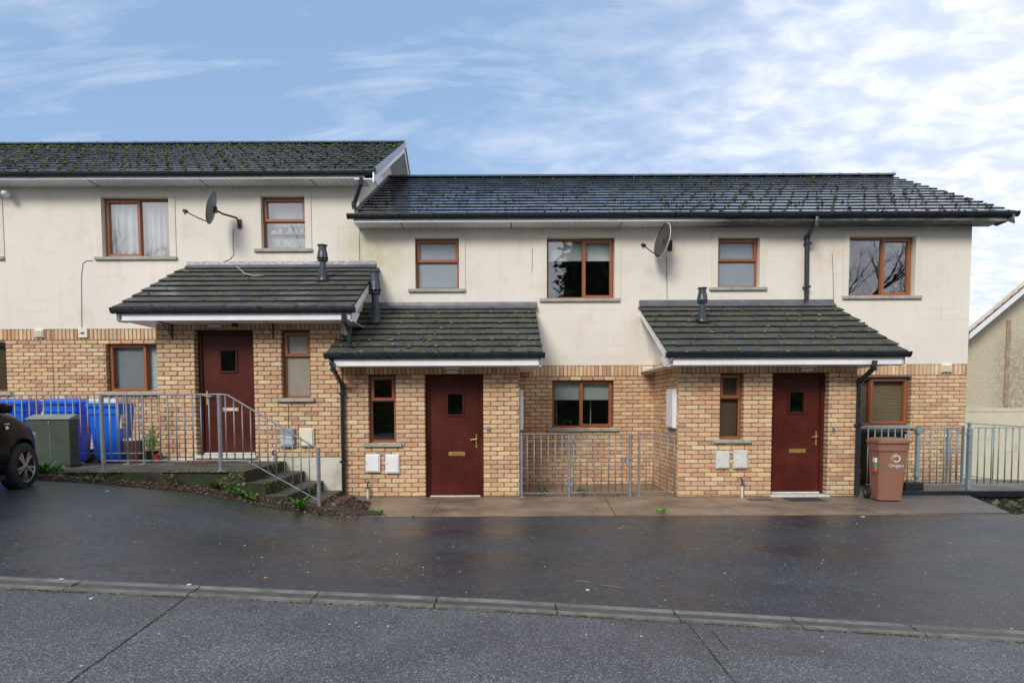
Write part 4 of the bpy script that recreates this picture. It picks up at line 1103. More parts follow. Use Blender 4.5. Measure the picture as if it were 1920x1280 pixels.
# hanging basket brackets, smoke/cctv ball
for (bx, by, lab) in ((322, 622, 'black hanging basket bracket left of the landing door'), (512, 620, 'black hanging basket bracket between landing door and narrow window')):
    p = P(bx, by, YF-.03); o = empty('basket_bracket', (p.x, YF, p.z), lab, 'bracket', 'black basket brackets'); mb = MB()
    mb.box(p.x-.012, p.x+.012, YF-.025, YF-.012, p.z-.13, p.z+.14); mb.tube([(p.x, YF-.02, p.z+.12), (p.x-.02, YF-.30, p.z+.12)], .007, 6); mb.tube([(p.x, YF-.02, p.z-.06), (p.x-.02, YF-.22, p.z+.115)], .006, 6)
    mb.build('arm', M['black'], o)
p = P(441, 608, YF-.06); mb = MB(); mb.blob((p.x, YF-.06, p.z-.03), .05, .05, .07, 10, jit=.05); mb.blob((p.x, YF-.02, p.z-.02), .03, .012, .03, 10, jit=.05)
tag(mb.build('door_sensor', M['black'], smooth=True), 'small black round sensor under the eaves right of the landing lamp', 'sensor')
# dishes
def dish(loc, yaw, pitch, mat, back, label, rad=(.24, .30), arm_len=.36, wall=None):
    o = empty('satellite_dish', loc, label, 'satellite dish', 'satellite dishes on the upper wall')
    Mx = Matrix.Rotation(yaw, 3, 'Z') @ Matrix.Rotation(pitch, 3, 'X')   # dish normal is -Y before rotation
    mb = MB(); n = 28; rings = 6; vs = []
    for side, off in ((0, 0), (1, .008)):
        for i in range(rings+1):
            rr = i/rings
            for k in range(n):
                a = 2*math.pi*k/n; vs.append(Mx @ Vector((rad[0]*rr*math.cos(a), -.055*rr*rr+.055+off, rad[1]*rr*math.sin(a))))
    T = (rings+1)*n; f = []
    for sd in (0, 1):
        for i in range(rings):
            for k in range(n): f.append((sd*T+i*n+k, sd*T+i*n+(k+1) % n, sd*T+(i+1)*n+(k+1) % n, sd*T+(i+1)*n+k))
    for k in range(n): f.append((rings*n+k, rings*n+(k+1) % n, T+rings*n+(k+1) % n, T+rings*n+k))
    mb.add(vs, f); mb.build('reflector', mat, o, smooth=True, local=True)
    mb = MB(); ra = []
    for k in range(n+1):
        a = 2*math.pi*k/n; ra.append(Mx @ Vector((rad[0]*math.cos(a), .004, rad[1]*math.sin(a))))
    mb.tube(ra, .007, 6, cap=False); mb.build('rim', M['white_old'] if mat is M['dish_brown'] else mat, o, smooth=True, local=True)
    b = Mx @ Vector((0, .02, -rad[1]*.92)); tip = Mx @ Vector((0, -arm_len, -rad[1]*.62))
    mb = MB(); mb.tube([b, b.lerp(tip, .5)+Vector((0, 0, -.01)), tip], .010, 8); mb.build('feed_arm', M['black'], o, local=True)
    mb = MB(); q = Mx @ Vector((0, -arm_len-.02, -rad[1]*.60)); mb.bbox(q.x-.035, q.x+.035, q.y-.03, q.y+.03, q.z-.022, q.z+.03, .008); q2 = Mx @ Vector((0, -arm_len+.03, -rad[1]*.60)); mb.tube([q, q2], .026, 10)
    mb.tube([q+Vector((0, 0, -.02)), q+Vector((.0, 0, -.06))], .012, 8); mb.build('receiver', M['black'], o, local=True)
    w = Vector(wall)-Vector(loc); w.y *= KD; k = Mx @ Vector((0, .07, -.02))
    mb = MB(); mb.box(k.x-.03, k.x+.03, k.y-.03, k.y+.05, k.z-.06, k.z+.05); mb.tube([k, k+Vector((.0, .05, 0))+(w-k)*.25, w+Vector((0, -.14, .07)), w+Vector((0, -.03, -.04))], .018, 8); mb.build('mount', M['black'], o, local=True)
    mb = MB(); mb.bbox(w.x-.04, w.x+.04, w.y-.02, w.y+.0, w.z-.09, w.z+.08, .004); mb.build('wall_plate', M['rust'], o, local=True)
    return o
wl = P(450, 420, YB-.014)
dish(P(396, 389, YB-.42), R(-82), R(-12), M['dish_grey'], None, 'grey satellite dish seen edge-on, on the upper wall at left', (.25, .30), .40, wl)
wr = P(1256, 462, YB-.014)
dish(P(1241, 451, YB-.30), R(-72), R(-12), M['dish_brown'], None, 'brown faced satellite dish with pale rim, on the middle of the lower terrace', (.26, .33), .34, wr)
# cables
def cable(pts, label, mat=None, r=.004, name='cable', g='cables on the upper walls'):
    mb = MB(); mb.tube(pts, r, 6); return tag(mb.build(name, mat or M['ink'], smooth=True), label, 'cable', g)
y = YB-.018
cable([P(438, 430, y), P(437, 455, y), P(439, 478, y), P(432, 486, y), P(418, 492, y)], 'dark cable hanging from the left satellite dish to the porch roof')
cable([P(1250, 482, y), P(1250, 520, y), P(1251, 560, y)], 'dark cable hanging straight down from the right satellite dish')
cable([P(175, 489, y), P(163, 489, y), P(156, 494, y), P(153, 520, y), P(154, 616, y)], 'thin grey cable curving from under the curtained window down to the broken vent', M['lead'])
cable([P(1560, 475, y), P(1562, 520, y), P(1563, 562, y)], 'thin cable on the wall right of the upper drainpipe', M['lead'])
cable([P(998, 465, y), P(998, 500, y), P(997, 510, y)], 'short grey cable end by the middle upper window', M['lead'], .003)
cable([P(675, 430, y), P(674, 455, y), P(675, 495, y)], 'thin dark crack cable at the joint between the upper and lower houses', M['ink'], .003)
qq = [PP(px_, py_, pB['e']+pB['n']*.05, pB['n']) for px_, py_ in ((438, 484), (441, 497), (450, 505), (458, 512), (475, 517), (495, 516))]
cable([P(439, 480, y)]+qq, 'loose white cable lying on the left porch roof', M['white'], .005)
cable([P(541, 757, YF-.018), P(541, 780, YF-.018), P(541, 803, YF-.018)], 'black cable from the narrow window sill down to the taped meter box', M['ink'], .004, g=None)
# standpipes
for (bx, by0, by1, z, lab) in ((690, 905, 936, 0, 'white water pipe stub with grey tap at the wall left of door 11 A'), (1391, 898, 931, 0, 'white water pipe stub left of the rightmost door'), (512, 846, 862, ZL, 'white pipe stub with black tap standing on the landing right of the door')):
    p = P(bx, by1, YF-.06); t = P(bx, by0, YF-.06); o = empty('water_pipe', (p.x, p.y, z), lab, 'pipe', 'white pipe stubs at the porch walls')
    zm = z+(t.z-z)*.62
    mb = MB(); mb.tube([(p.x, p.y, z-.02), (p.x, p.y, zm)], .020, 10); mb.build('sleeve', M['white_old'], o)
    mb = MB(); mb.tube([(p.x, p.y, zm), (p.x, p.y, t.z)], .013, 8); mb.tube([(p.x-.02, p.y, zm+.02), (p.x+.045, p.y, zm+.02)], .014, 8); mb.tube([(p.x, p.y, t.z), (p.x, YF-.005, t.z+.02)], .010, 8); mb.build('tap', M['pipe'], o)
# tiny key rings beside doors
for (bx, by, lab) in ((916, 804, 'small steel ring bracket on the brick right of door 11 A'), (1563, 804, 'small steel ring bracket on the brick right of the rightmost door')):
    p = P(bx, by, YF-.02); mb = MB(); mb.box(p.x-.02, p.x+.02, YF-.024, YF-.012, p.z-.02, p.z+.035)
    mb.tube([(p.x+.025*math.cos(k*.7), YF-.03, p.z-.03+.025*math.sin(k*.7)) for k in range(10)], .005, 6); tag(mb.build('wall_ring', M['galv']), lab, 'ring', 'steel rings by the doors')

# ------------------------------------------------------------------ railings
def railing(name, label, mat, y, x0, x1, zb, zt, posts=(), step=.116, group=None, r=.009, y1=None, cat='railing', rz=.014, first=0., pr=.026, zfoot=None, z1off=0.):
    y1 = y if y1 is None else y1
    o = empty(name, ((x0+x1)/2, y, zb), label, cat, group); yy = lambda x: y+(y1-y)*(x-x0)/(x1-x0); dz = lambda x: z1off*(x-x0)/(x1-x0)
    mb = MB(); mb.prism([(x0, yy(x0)-.006, zt-rz), (x0, yy(x0)+.014, zt-rz), (x0, yy(x0)+.014, zt), (x0, yy(x0)-.006, zt)], (x1-x0, y1-y, z1off)); mb.build('top_rail', mat, o)
    mb = MB(); mb.prism([(x0, yy(x0)-.006, zb), (x0, yy(x0)+.014, zb), (x0, yy(x0)+.014, zb+rz), (x0, yy(x0)-.006, zb+rz)], (x1-x0, y1-y, z1off)); mb.build('bottom_rail', mat, o)
    mb = MB(); mb.tube([(0, 0, 0), (0, 0, zt-zb-rz*.5)], r, 8); base = None; x = x0+first; k = 0
    while x <= x1-.02 and k < 99:
        if all(abs(x-p) > .03 for p in posts):
            if base is None:
                base = mb.build('baluster', mat, o, local=True, smooth=True); b = base
            else: b = base.copy(); COL.objects.link(b); b.parent = o
            b.location = Vector((x, yy(x)+.004, zb+dz(x)))-WO[o.name]; k += 1
        x += step
    for p in posts:
        mb = MB(); zf = (zfoot if zfoot is not None else zb-.08)
        mb.tube([(p, yy(p), zf), (p, yy(p), zt+.012+dz(p))], pr, 12); mb.box(p-.05, p+.05, yy(p)-.05, yy(p)+.05, zf, zf+.012); mb.build('post', mat, o, smooth=False)
    return o
# back railing behind the bins
zt_, zb_ = P(120, 739, 7.55).z, P(200, 850, 7.55).z
railing('railing', 'long grey railing in front of the blue bins, behind the green cabinet', M['galv'], 7.55, P(-300, 740, 7.55).x, XLl+.02, zb_, zt_,
        (P(267, 740, 7.55).x, P(237, 740, 7.55).x-.0), group='steel railings', zfoot=ZL, pr=.016)
# front landing railing with sloping stair part
o = empty('stair_railing', (P(411, 880, 6.66).x, 6.66, ZL), 'galvanised stair railing with three posts following the mossy steps', 'railing', 'steel railings')
YR = 6.66; A = P(190, 740, YR); B = P(411, 737, YR); Cc = P(597, 842, YR); zt = A.z
zbr = P(300, 863, YR).z
mb = MB(); mb.tube([(A.x, YR, zt), (B.x+.02, YR, zt)], .012, 8); mb.tube([(B.x+.02, YR, zt), (B.x+.12, YR, zt-.01), (Cc.x, YR, Cc.z)], .012, 8); mb.tube([(P(380, 737, YR).x, YR-.03, zt), (P(390, 742, YR).x, YR-.03, zt-.03), (P(392, 745, YR).x, YR, zt-.05)], .010, 8); mb.build('top_rail', M['galv'], o)
bx1 = P(462, 866, YR).x; bl = P(597, 938, YR)
mb = MB(); mb.tube([(A.x, YR, zbr), (bx1, YR, zbr)], .009, 8); mb.tube([(bx1, YR, zbr), (Cc.x, YR, bl.z)], .009, 8); mb.build('bottom_rail', M['galv'], o)
for (pp, zt0, zf) in ((A.x, zt+.01, ZL), (B.x, zt-.0, ZL), (Cc.x, Cc.z+.02, G(Cc.x, 6.4)-.02)):
    mb = MB(); mb.tube([(pp, YR, zf), (pp, YR, zt0)], .027, 12); 
    if zf == ZL: mb.box(pp-.06, pp+.06, YR-.05, YR+.05, zf, zf+.012)
    mb.build('post', M['galv'], o)
x = A.x+.116
while x < Cc.x-.03:
    if abs(x-B.x) > .04:
        f = 0 if x < B.x+.06 else (x-B.x-.06)/(Cc.x-B.x-.06); zt1 = zt+(Cc.z-zt)*f
        g = 0 if x < bx1 else (x-bx1)/(Cc.x-bx1); zb1 = zbr+(bl.z-zbr)*g
        mb = MB(); mb.tube([(x, YR, zb1), (x, YR, zt1)], .0088, 8); mb.build('baluster', M['galv'], o, smooth=True)
    x += .1165
# middle recess: fixed panels and gate
YG = YF+.03; zt_, zb_ = P(1100, 812, YG).z, P(1100, 924, YG).z
railing('railing', 'fixed steel railing panel left of the gate, beside the porch of door 11 A', M['galv'], YG, XMr+.03, P(1060, 900, YG).x, zb_, zt_, (XMr+.045,), step=.118, group='steel railings', first=.11, zfoot=.0)
gt = railing('gate', 'galvanised barred gate with a latch closing the recess under the kitchen window', M['galv'], YG-.01, P(1066, 900, YG).x, P(1183, 900, YG).x, zb_+.01, zt_-.012, (P(1067, 900, YG).x, P(1181, 900, YG).x), step=.118, first=.08, cat='gate', zfoot=.0)
p = P(1168, 858, YG-.03); mb = MB(); mb.tube([(p.x-.05, p.y, p.z), (p.x+.18, p.y, p.z)], .012, 8); mb.tube([(p.x+.02, p.y-.01, p.z), (p.x+.02, p.y-.01, p.z-.06)], .009, 8); mb.box(p.x+.04, p.x+.07, p.y-.02, p.y+.02, p.z-.10, p.z+.02); mb.tube([(p.x+.0, p.y-.02, p.z-.08), (p.x-.01, p.y-.02, p.z-.22)], .008, 6)
mb.build('latch', M['galv'], gt)
for zz in (.22, .95):
    mb = MB(); q = P(1068, 900, YG).x; mb.box(q-.03, q+.05, YG-.045, YG+.02, zz-.025, zz+.025); mb.build('hinge', M['galv'], gt)
railing('railing', 'fixed steel railing panel right of the gate reaching the right porch corner', M['galv'], YG, P(1197, 900, YG).x, XRl-.01, zb_+.02, zt_, (P(1198, 900, YG).x+.0,), step=.118, group='steel railings', first=.13, zfoot=.0, pr=.02)
# right hand side
YQ = 8.28; zt_, zb_ = P(1760, 799, YQ).z, P(1760, 908, YQ).z
railing('railing', 'blue grey railing panel behind the brown wheelie bin', M['galv_blue'], YQ, P(1626, 800, YQ).x, P(1712, 800, YQ).x, zb_, zt_+.01, (), step=.118, group='steel railings', first=.02)
g2 = railing('gate', 'narrow blue grey gate between two posts right of the brown bin', M['galv_blue'], YQ, P(1722, 800, YQ).x, P(1806, 803, YQ).x, zb_-.0, zt_-.015, (P(1721, 800, YQ).x,), step=.118, first=.11, cat='gate', zfoot=.04, pr=.034)
mb = MB(); q = P(1806, 803, YQ).x; mb.box(q-.012, q+.012, YQ-.02, YQ+.02, zb_, zt_); mb.build('end_bar', M['galv_blue'], g2)
for zz in (zb_+.15, zt_-.1):
    mb = MB(); q = P(1721, 800, YQ).x; mb.box(q-.045, q+.06, YQ-.045, YQ+.03, zz-.02, zz+.03); mb.build('hinge', M['galv_blue'], g2)
q = P(1818, 810, YQ).x; mb = MB(); mb.bbox(q-.032, q+.032, YQ-.03, YQ+.03, .03, P(1818, 803, YQ).z, .006); mb.box(q-.06, q-.03, YQ-.012, YQ+.012, 1.0, 1.03); tag(mb.build('gate_post', M['galv_blue']), 'stout blue grey gate post right of the narrow gate', 'post')
za, zb2 = P(1806, 790, 9.9), P(1925, 797, 8.75)
railing('railing', 'blue grey railing running along the ramp in front of the pebbledash wall', M['galv_blue'], 9.9, P(1800, 795, 9.9).x, P(1926, 795, 8.75).x, P(1808, 889, 9.9).z, P(1806, 792, 9.9).z, (P(1800, 795, 9.9).x+.02,), step=.085, group='steel railings', y1=8.75, first=.07, zfoot=.0, z1off=-.03, pr=.03)
railing('railing', 'blue grey railing on the dark beam at the right picture edge', M['galv_blue'], 8.26, q+.06, q+3.0, zb_, zt_-.02, (q+1.17,), step=.12, group='steel railings', first=.08, zfoot=.02)
railing('railing', 'short inner railing seen through the narrow gate by the brick wall', M['galv_blue'], 8.9, P(1775, 800, 8.9).x, P(1800, 800, 8.9).x, P(1780, 900, 8.9).z, P(1780, 802, 8.9).z, (P(1778, 800, 8.9).x,), step=.1, group='steel railings', first=.1, zfoot=.02, pr=.02)
# ramp slab, beam, rubble wall
mb = MB(); mb.box(6.02, 8.6, 7.99, 9.16, -.35, .03); mb.prism([(8.6, 7.99, -.35), (8.6, 9.9, -.35), (14, 8.4, -.35), (14, 7.99, -.35)], (0, 0, .37)); struct(mb.build('ramp_slab', M['path']))
bz0, bz1 = P(1800, 930, 7.95).z, P(1800, 918, 7.95).z
mb = MB(); mb.bbox(P(1688, 920, 7.95).x, 12, 7.93, 8.02, bz0-.01, bz1-.012, .008); tag(mb.build('edge_beam', M['gutter']), 'long dark steel beam edging the ramp beneath the blue grey gate', 'beam')
mb = MB(); mb.bbox(P(1684, 908, 8.2).x, P(1718, 908, 8.2).x, 8.05, 8.25, .02, P(1700, 902, 8.2).z, .01); tag(mb.build('drain_box', M['black']), 'low black box between the brown bin and the gate post', 'box')
o = empty('rubble_wall', (8.5, 8, -.6), 'dark mossy rubble stone wall beneath the ramp at right', 'wall')
mb = MB(); mb.box(7.0, 13, 7.985, 8.3, -1.4, bz0-.012); mb.build('wall_core', M['rubble_mortar'], o)
mb = MB()
for _ in range(240):
    x = random.uniform(7.6, 11); z = random.uniform(-.45, -.01); s = random.uniform(.018, .05)
    n0 = len(mb.v); mb.blob((x, 0, 0), s*1.3, s, .03, 7, jit=.3)
    for i in range(n0, len(mb.v)):
        v = mb.v[i]; mb.v[i] = (v[0], 7.99-v[2], z+v[1])
mb.build('stones', M['rubble'], o)

# ------------------------------------------------------------------ neighbouring pebbledash house
DN = 13.0; o = empty('neighbour_house', (15, DN, -1), 'pebbledash gable of the neighbouring house with red tiles at the right edge', 'house')
e0, e1 = P(1815, 607, DN), P(1920, 519, DN); sl = (e1.z-e0.z)/(e1.x-e0.x)
xe = e0.x-.3; ze = e0.z-.3*sl; xr_ = xe+4.6; zr_ = ze+4.6*sl
mb = MB(); mb.prism([(xe+.25, DN, -1.2), (xr_*2-xe-.25, DN, -1.2), (xr_*2-xe-.25, DN, ze), (xr_, DN, zr_-.1), (xe+.25, DN, ze+.1)], (7, 5, 0)); mb.build('wall', M['pebble'], o)
mb = MB()
for (xa, xb, za, zb) in ((P(1883, 700, DN).x, P(1891, 700, DN).x, P(1885, 762, DN).z, P(1885, 600, DN).z),): mb.box(xa, xb, DN-.02, DN+.02, za, zb); mb.build('render_joint', simple('stained_joint', (.34, .24, .18), .9, var=.4, sc_=6), o)
mb = MB()
zz = P(1860, 765, DN).z; mb.box(xe+.25, xe+9, DN-.03, DN+.02, zz-.09, zz); mb.box(xe+.25, xe+9, DN-.02, DN+.02, -1.1, zz-.10)
mb.prism([(xe+.26, DN-.02, ze-.25), (xr_, DN-.02, zr_-.45), (xr_, DN-.02, zr_-.1), (xe+.26, DN-.02, ze+.1)], (0, .03, 0)); mb.build('smooth_band', M['smoothcream'], o)
for s in (1, -1):
    X = lambda a: a if s == 1 else 2*xr_-a
    mb = MB(); mb.prism([(X(xe), DN-.36, ze), (X(xr_), DN-.36, zr_), (X(xr_), DN-.36, zr_-.21), (X(xe), DN-.36, ze-.21)], (0, .03, 0)); mb.build('bargeboard', M['white'], o)
    mb = MB(); mb.prism([(X(xe), DN-.33, ze-.15), (X(xr_), DN-.33, zr_-.15), (X(xr_), DN-.33, zr_-.17), (X(xe), DN-.33, ze-.17)], (0, .36, 0)); mb.build('verge_soffit', M['plinth'], o)
mb = MB()
for s in (1, -1):
    X = lambda a: a if s == 1 else 2*xr_-a
    nst = 22
    for k in range(nst):
        a = xe-.08+(xr_-xe+.08)*k/nst; b = xe-.08+(xr_-xe+.08)*(k+1)/nst+.03; za = ze+(a-xe)*sl; zb = ze+(b-xe)*sl
        mb.prism([(X(a), DN-.40, za+.05), (X(b), DN-.40, zb+.025), (X(b), DN-.40, zb+.01), (X(a), DN-.40, za+.01)], (7.2, 5.3, 0))
mb.build('roof', M['redtile'], o)

# ------------------------------------------------------------------ wheelie bins
def wheelie(loc, label, body, lid, w=.58, dp=.72, h=1.07, rz=0, group='blue wheelie bins on the landing', lidopen=0, marks=None):
    o = empty('wheelie_bin', loc, label, 'wheelie bin', group, rz)
    mb = MB(); wt, wb_ = w/2*.96, w/2*.80; dt, db = dp*.92, dp*.66; H = h*.90
    # tapered tub, front at y=0 side (facing -Y)
    def ring(z, hw, y0, y1, c=.03): return [(-hw+c, y0, z), (hw-c, y0, z), (hw, y0+c, z), (hw, y1-c, z), (hw-c, y1, z), (-hw+c, y1, z), (-hw, y1-c, z), (-hw, y0+c, z)]
    secs = [ring(.02, wb_, .10, .10+db), ring(.30, wb_+(wt-wb_)*.3, .07, .10+db+.02), ring(H*.86, wb_+(wt-wb_)*.88, .02, dt), ring(H*.87, wt*1.0+.008, .0, dt+.01), ring(H, wt+.012, -.006, dt+.02)]
    v = [p for s in secs for p in s]; f = [(i*8+k, i*8+(k+1) % 8, (i+1)*8+(k+1) % 8, (i+1)*8+k) for i in range(4) for k in range(8)]+[tuple(range(8))[::-1]]
    mb.add(v, f); mb.build('tub', body, o, local=True)
    mb = MB()
    L = [ring(H+.002, wt+.03, -.035, dt+.02), ring(H+.045, wt+.03, -.035, dt+.02), ring(H+.075, wt-.02, .02, dt-.02), ring(H+.085, wt-.10, .10, dt-.12)]
    mb.add([p for s in L for p in s], [(i*8+k, i*8+(k+1) % 8, (i+1)*8+(k+1) % 8, (i+1)*8+k) for i in range(3) for k in range(8)]+[tuple(range(8))[::-1], tuple(range(24, 32))])
    mb.build('lid', lid, o, local=True)
    mb = MB(); mb.tube([(-wt*.8, dt+.07, H-.02), (wt*.8, dt+.07, H-.02)], .014, 8)
    for s in (-1, 1): mb.tube([(s*wt*.8, dt-.01, H-.04), (s*wt*.8, dt+.07, H-.02)], .014, 8)
    mb.build('handle', lid, o, local=True)
    for s in (-1, 1):
        mb = MB(); Mx = Matrix.Rotation(R(90), 3, 'Y')
        mb.lathe([(.02, -.025), (.085, -.025), (.10, -.015), (.10, .015), (.085, .025), (.02, .025)], 20, (s*(wb_+.03), .10+db+.03, .10), M=Mx); mb.build('wheel', M['black'], o, local=True)
        mb = MB(); mb.lathe([(.0, -.03), (.045, -.03), (.045, .03), (.0, .03)], 14, (s*(wb_+.03), .10+db+.03, .10), M=Mx); mb.build('hub', M['lead'], o, local=True)
    return o, secs
zb0 = ZL
def binx(px0, px1, D): return (P(px0, 800, D).x+P(px1, 800, D).x)/2
b1, _ = wheelie((binx(18, 76, 8.0), 7.72, ZL), 'leftmost blue wheelie bin behind the black car', M['bin_blue'], M['bin_blue'], w=.52, rz=R(14))
b2, _ = wheelie((binx(112, 175, 8.0), 7.72, ZL), 'blue wheelie bin behind the green cabinet, in the middle of three', M['bin_blue'], M['bin_blue'], w=.52, rz=R(12))
b3, _ = wheelie((binx(186, 238, 7.9), 7.72, ZL), 'blue wheelie bin with white lid top nearest the porch', M['bin_blue'], M['bin_blue'], w=.50, h=1.02, rz=R(10))
mb = MB(); mb.bbox(-.20, .25, -.035, .50, .968, 1.045, .012); mb.build('lid_cover', M['white'], b3, local=True)
text_mesh('lettering', 'REFUSE ONLY', .05, M['ink'], Matrix.Translation((.03, -.012, 1.06)) @ FACE, b3) if False else None
for b_, hw in ((b1, .236), (b2, .236), (b3, .228)):
    mb = MB()
    for k, (z, c, hh) in enumerate(((.62, 0, .03), (.57, 0, .02), (.52, 0, .012))):
        if b_ is b3: continue
        mb.box(hw-.004, hw+.010, .28, .52, z, z+hh*.35)
    if b_ is not b3: mb.build('print', M['lead'], b_, local=True)
mb = MB(); mb.box(.22, .245, .06, .30, .56, .86); st = mb.build('sticker', M['white_old'], b3, local=True)
mb = MB(); mb.box(.225, .2475, .10, .14, .79, .83); mb.box(.225, .2475, .10, .16, .59, .64); mb.box(.225, .2475, .20, .26, .59, .64); mb.build('symbols', M['ink'], st, local=True)
mb = MB(); mb.box(.225, .2475, .12, .25, .69, .72); mb.build('symbols', M['sign_red'], st, local=True)
# brown bin
bp = P(1666, 939, 7.55); bb, secs = wheelie((P(1672, 900, 7.4).x, 7.36, .002), 'brown wheelie bin with a white printed logo and lettering by the right porch', M['bin_brown'], M['bin_brown'], w=.45, dp=.46, h=1.03, rz=R(-6), group='wheelie bins at the right porch')
# logo: ring with rays + lettering on the sloped front
def frontpt(x, z):
    t = (z-.30)/(1.03*.9*.86-.30); return Vector((x, .07-.05*t-.003, z))
mb = MB(); cxl, czl, rr = .045, .685, .052
n = 30; vi = []
for k in range(n+1):
    a = R(150)-R(300)*k/n
    for q in (rr*.78, rr*1.08): vi.append(frontpt(cxl+math.cos(a)*q*-1*-1, czl+math.sin(a)*q))
mb.add(vi, [(2*k, 2*k+1, 2*k+3, 2*k+2) for k in range(n)])
for k in range(6):
    a = R(100+k*17); u = Vector((math.cos(a), 0, math.sin(a))); w = Vector((-math.sin(a), 0, math.cos(a)))*.0055
    p, q = u*rr*1.22, u*rr*1.62; c = Vector((cxl, 0, czl)); pts = [c+p-w*.5, c+q-w, c+q+w, c+p+w*.5]
    mb.add([frontpt(v.x, v.z) for v in pts], [(0, 1, 2, 3)])
mb.build('logo', M['sign_white'], bb, local=True)
ang = math.atan2(.05, 1.03*.9*.86-.30)
text_mesh('lettering', 'Oxigen', .075, M['sign_white'], Matrix.Translation(frontpt(.045, .575)) @ Matrix.Rotation(ang, 4, 'X') @ FACE, bb, ext=.001)
mb = MB()
xs_ = -.232
for (z0, z1, mi) in ((.62, .69, 0), (.54, .62, 1), (.47, .54, 2)): mb.box(xs_-.004+(.69-z0)*.03, xs_+.03, .12, .20, z0, z1, mi)
mb.build('sticker', [M['sign_white'], M['sign_green'], M['sign_red']], bb, local=True)
bk, _ = wheelie((P(1660, 810, 8.5).x-.03, 8.36, .03), 'black wheelie bin behind the railing and the brown bin', M['black'], M['black'], w=.56, dp=.6, h=1.09, group='wheelie bins at the right porch')
# tub and pots on the landing
def potobj(name, px, D, label, r0, r1, h, mat, cat, plant=False, lidmat=None, z=ZL):
    p = P(px, 850, D); o = empty(name, (p.x, D, z), label, cat); mb = MB()
    mb.lathe([(r0, 0), (r1, h*.92), (r1+.012, h*.92), (r1+.012, h), (r1-.01, h)], 20); mb.build('tub', mat, o, local=True)
    if lidmat: mb = MB(); mb.lathe([(r1+.02, h), (r1+.02, h+.03), (r1-.04, h+.04), (0, h+.045)], 20); mb.build('lid', lidmat, o, local=True)
    if plant:
        mb = MB()
        for k in range(26):
            a = random.uniform(0, 6.28); q = Vector((math.cos(a)*.08*random.random(), math.sin(a)*.08*random.random(), h)); t = q+Vector((random.uniform(-.10, .10), random.uniform(-.1, .1), random.uniform(.08, .4)))
            mb.tube([q, t], .003, 4); w = Vector((math.cos(a), math.sin(a), 0))*.02
            for s in (.5, .75, 1): m_ = q.lerp(t, s); mb.add([m_, m_+w+Vector((0, 0, .02)), m_+w*2, m_+w-Vector((0, 0, .015))], [(0, 1, 2, 3)])
        mb.build('foliage', M['leaf'], o, local=True)
    return o
potobj('storage_tub', 254, 7.85, 'brown plastic tub with pale lid beside the nearest blue bin', .12, .15, .36, M['pot'], 'tub', lidmat=M['white_old'])
potobj('plant_pot', 285, 7.85, 'black plant pot with straggly green plant at the porch corner', .07, .10, .19, M['black'], 'plant pot', plant=True)
potobj('flower_pot', 296, 7.80, 'small red pot tucked against the porch corner', .05, .07, .13, M['redpot'], 'plant pot')
mb = MB(); p = P(176, 852, 7.8); mb.blob((p.x, 7.8, ZL), .13, .1, .16, 9, jit=.3); tag(mb.build('refuse_bag', M['black']), 'black refuse bag between two blue bins', 'bag')
mb = MB(); p = P(378, 858, 7.75); mb.bbox(p.x-.28, p.x+.22, 7.5, 7.83, ZL, ZL+.014, .004); tag(mb.build('door_mat', M['rust']), 'reddish brown door mat on the raised landing', 'mat')
# green cabinet
YC = 7.12; X0, X1, Z0, Z1 = RC(52, 786, 131, 857, YC); o = empty('utility_cabinet', ((X0+X1)/2, YC, ZL), 'mossy green utility cabinet on the landing beside the black car', 'cabinet')
mb = MB(); mb.bbox(X0, X1, YC, YC+.16, ZL+.05, Z1, .006); mb.build('body', M['cabinet'], o)
mb = MB(); mb.prism([(X0-.012, YC-.015, Z1), (X0-.012, YC+.17, Z1), (X0-.012, YC+.17, Z1+.075), (X0-.012, YC+.13, Z1+.075), (X0-.012, YC-.015, Z1+.012)], (X1-X0+.024, 0, 0)); mb.build('sloping_top', M['cabinet_top'], o)
mb = MB(); mb.box(X0-.02, X1+.02, YC-.02, YC+.18, ZL-.05, ZL+.05); mb.build('plinth', M['step'], o)
mb = MB(); mb.box((X0+X1)/2+.02, (X0+X1)/2+.025, YC-.004, YC+.01, ZL+.07, Z1-.02); mb.tube([((X0+X1)/2+.02, YC-.012, Z1-.05), ((X0+X1)/2+.02, YC+.01, Z1-.05)], .014, 8); mb.build('lock', M['cabinet_top'], o)

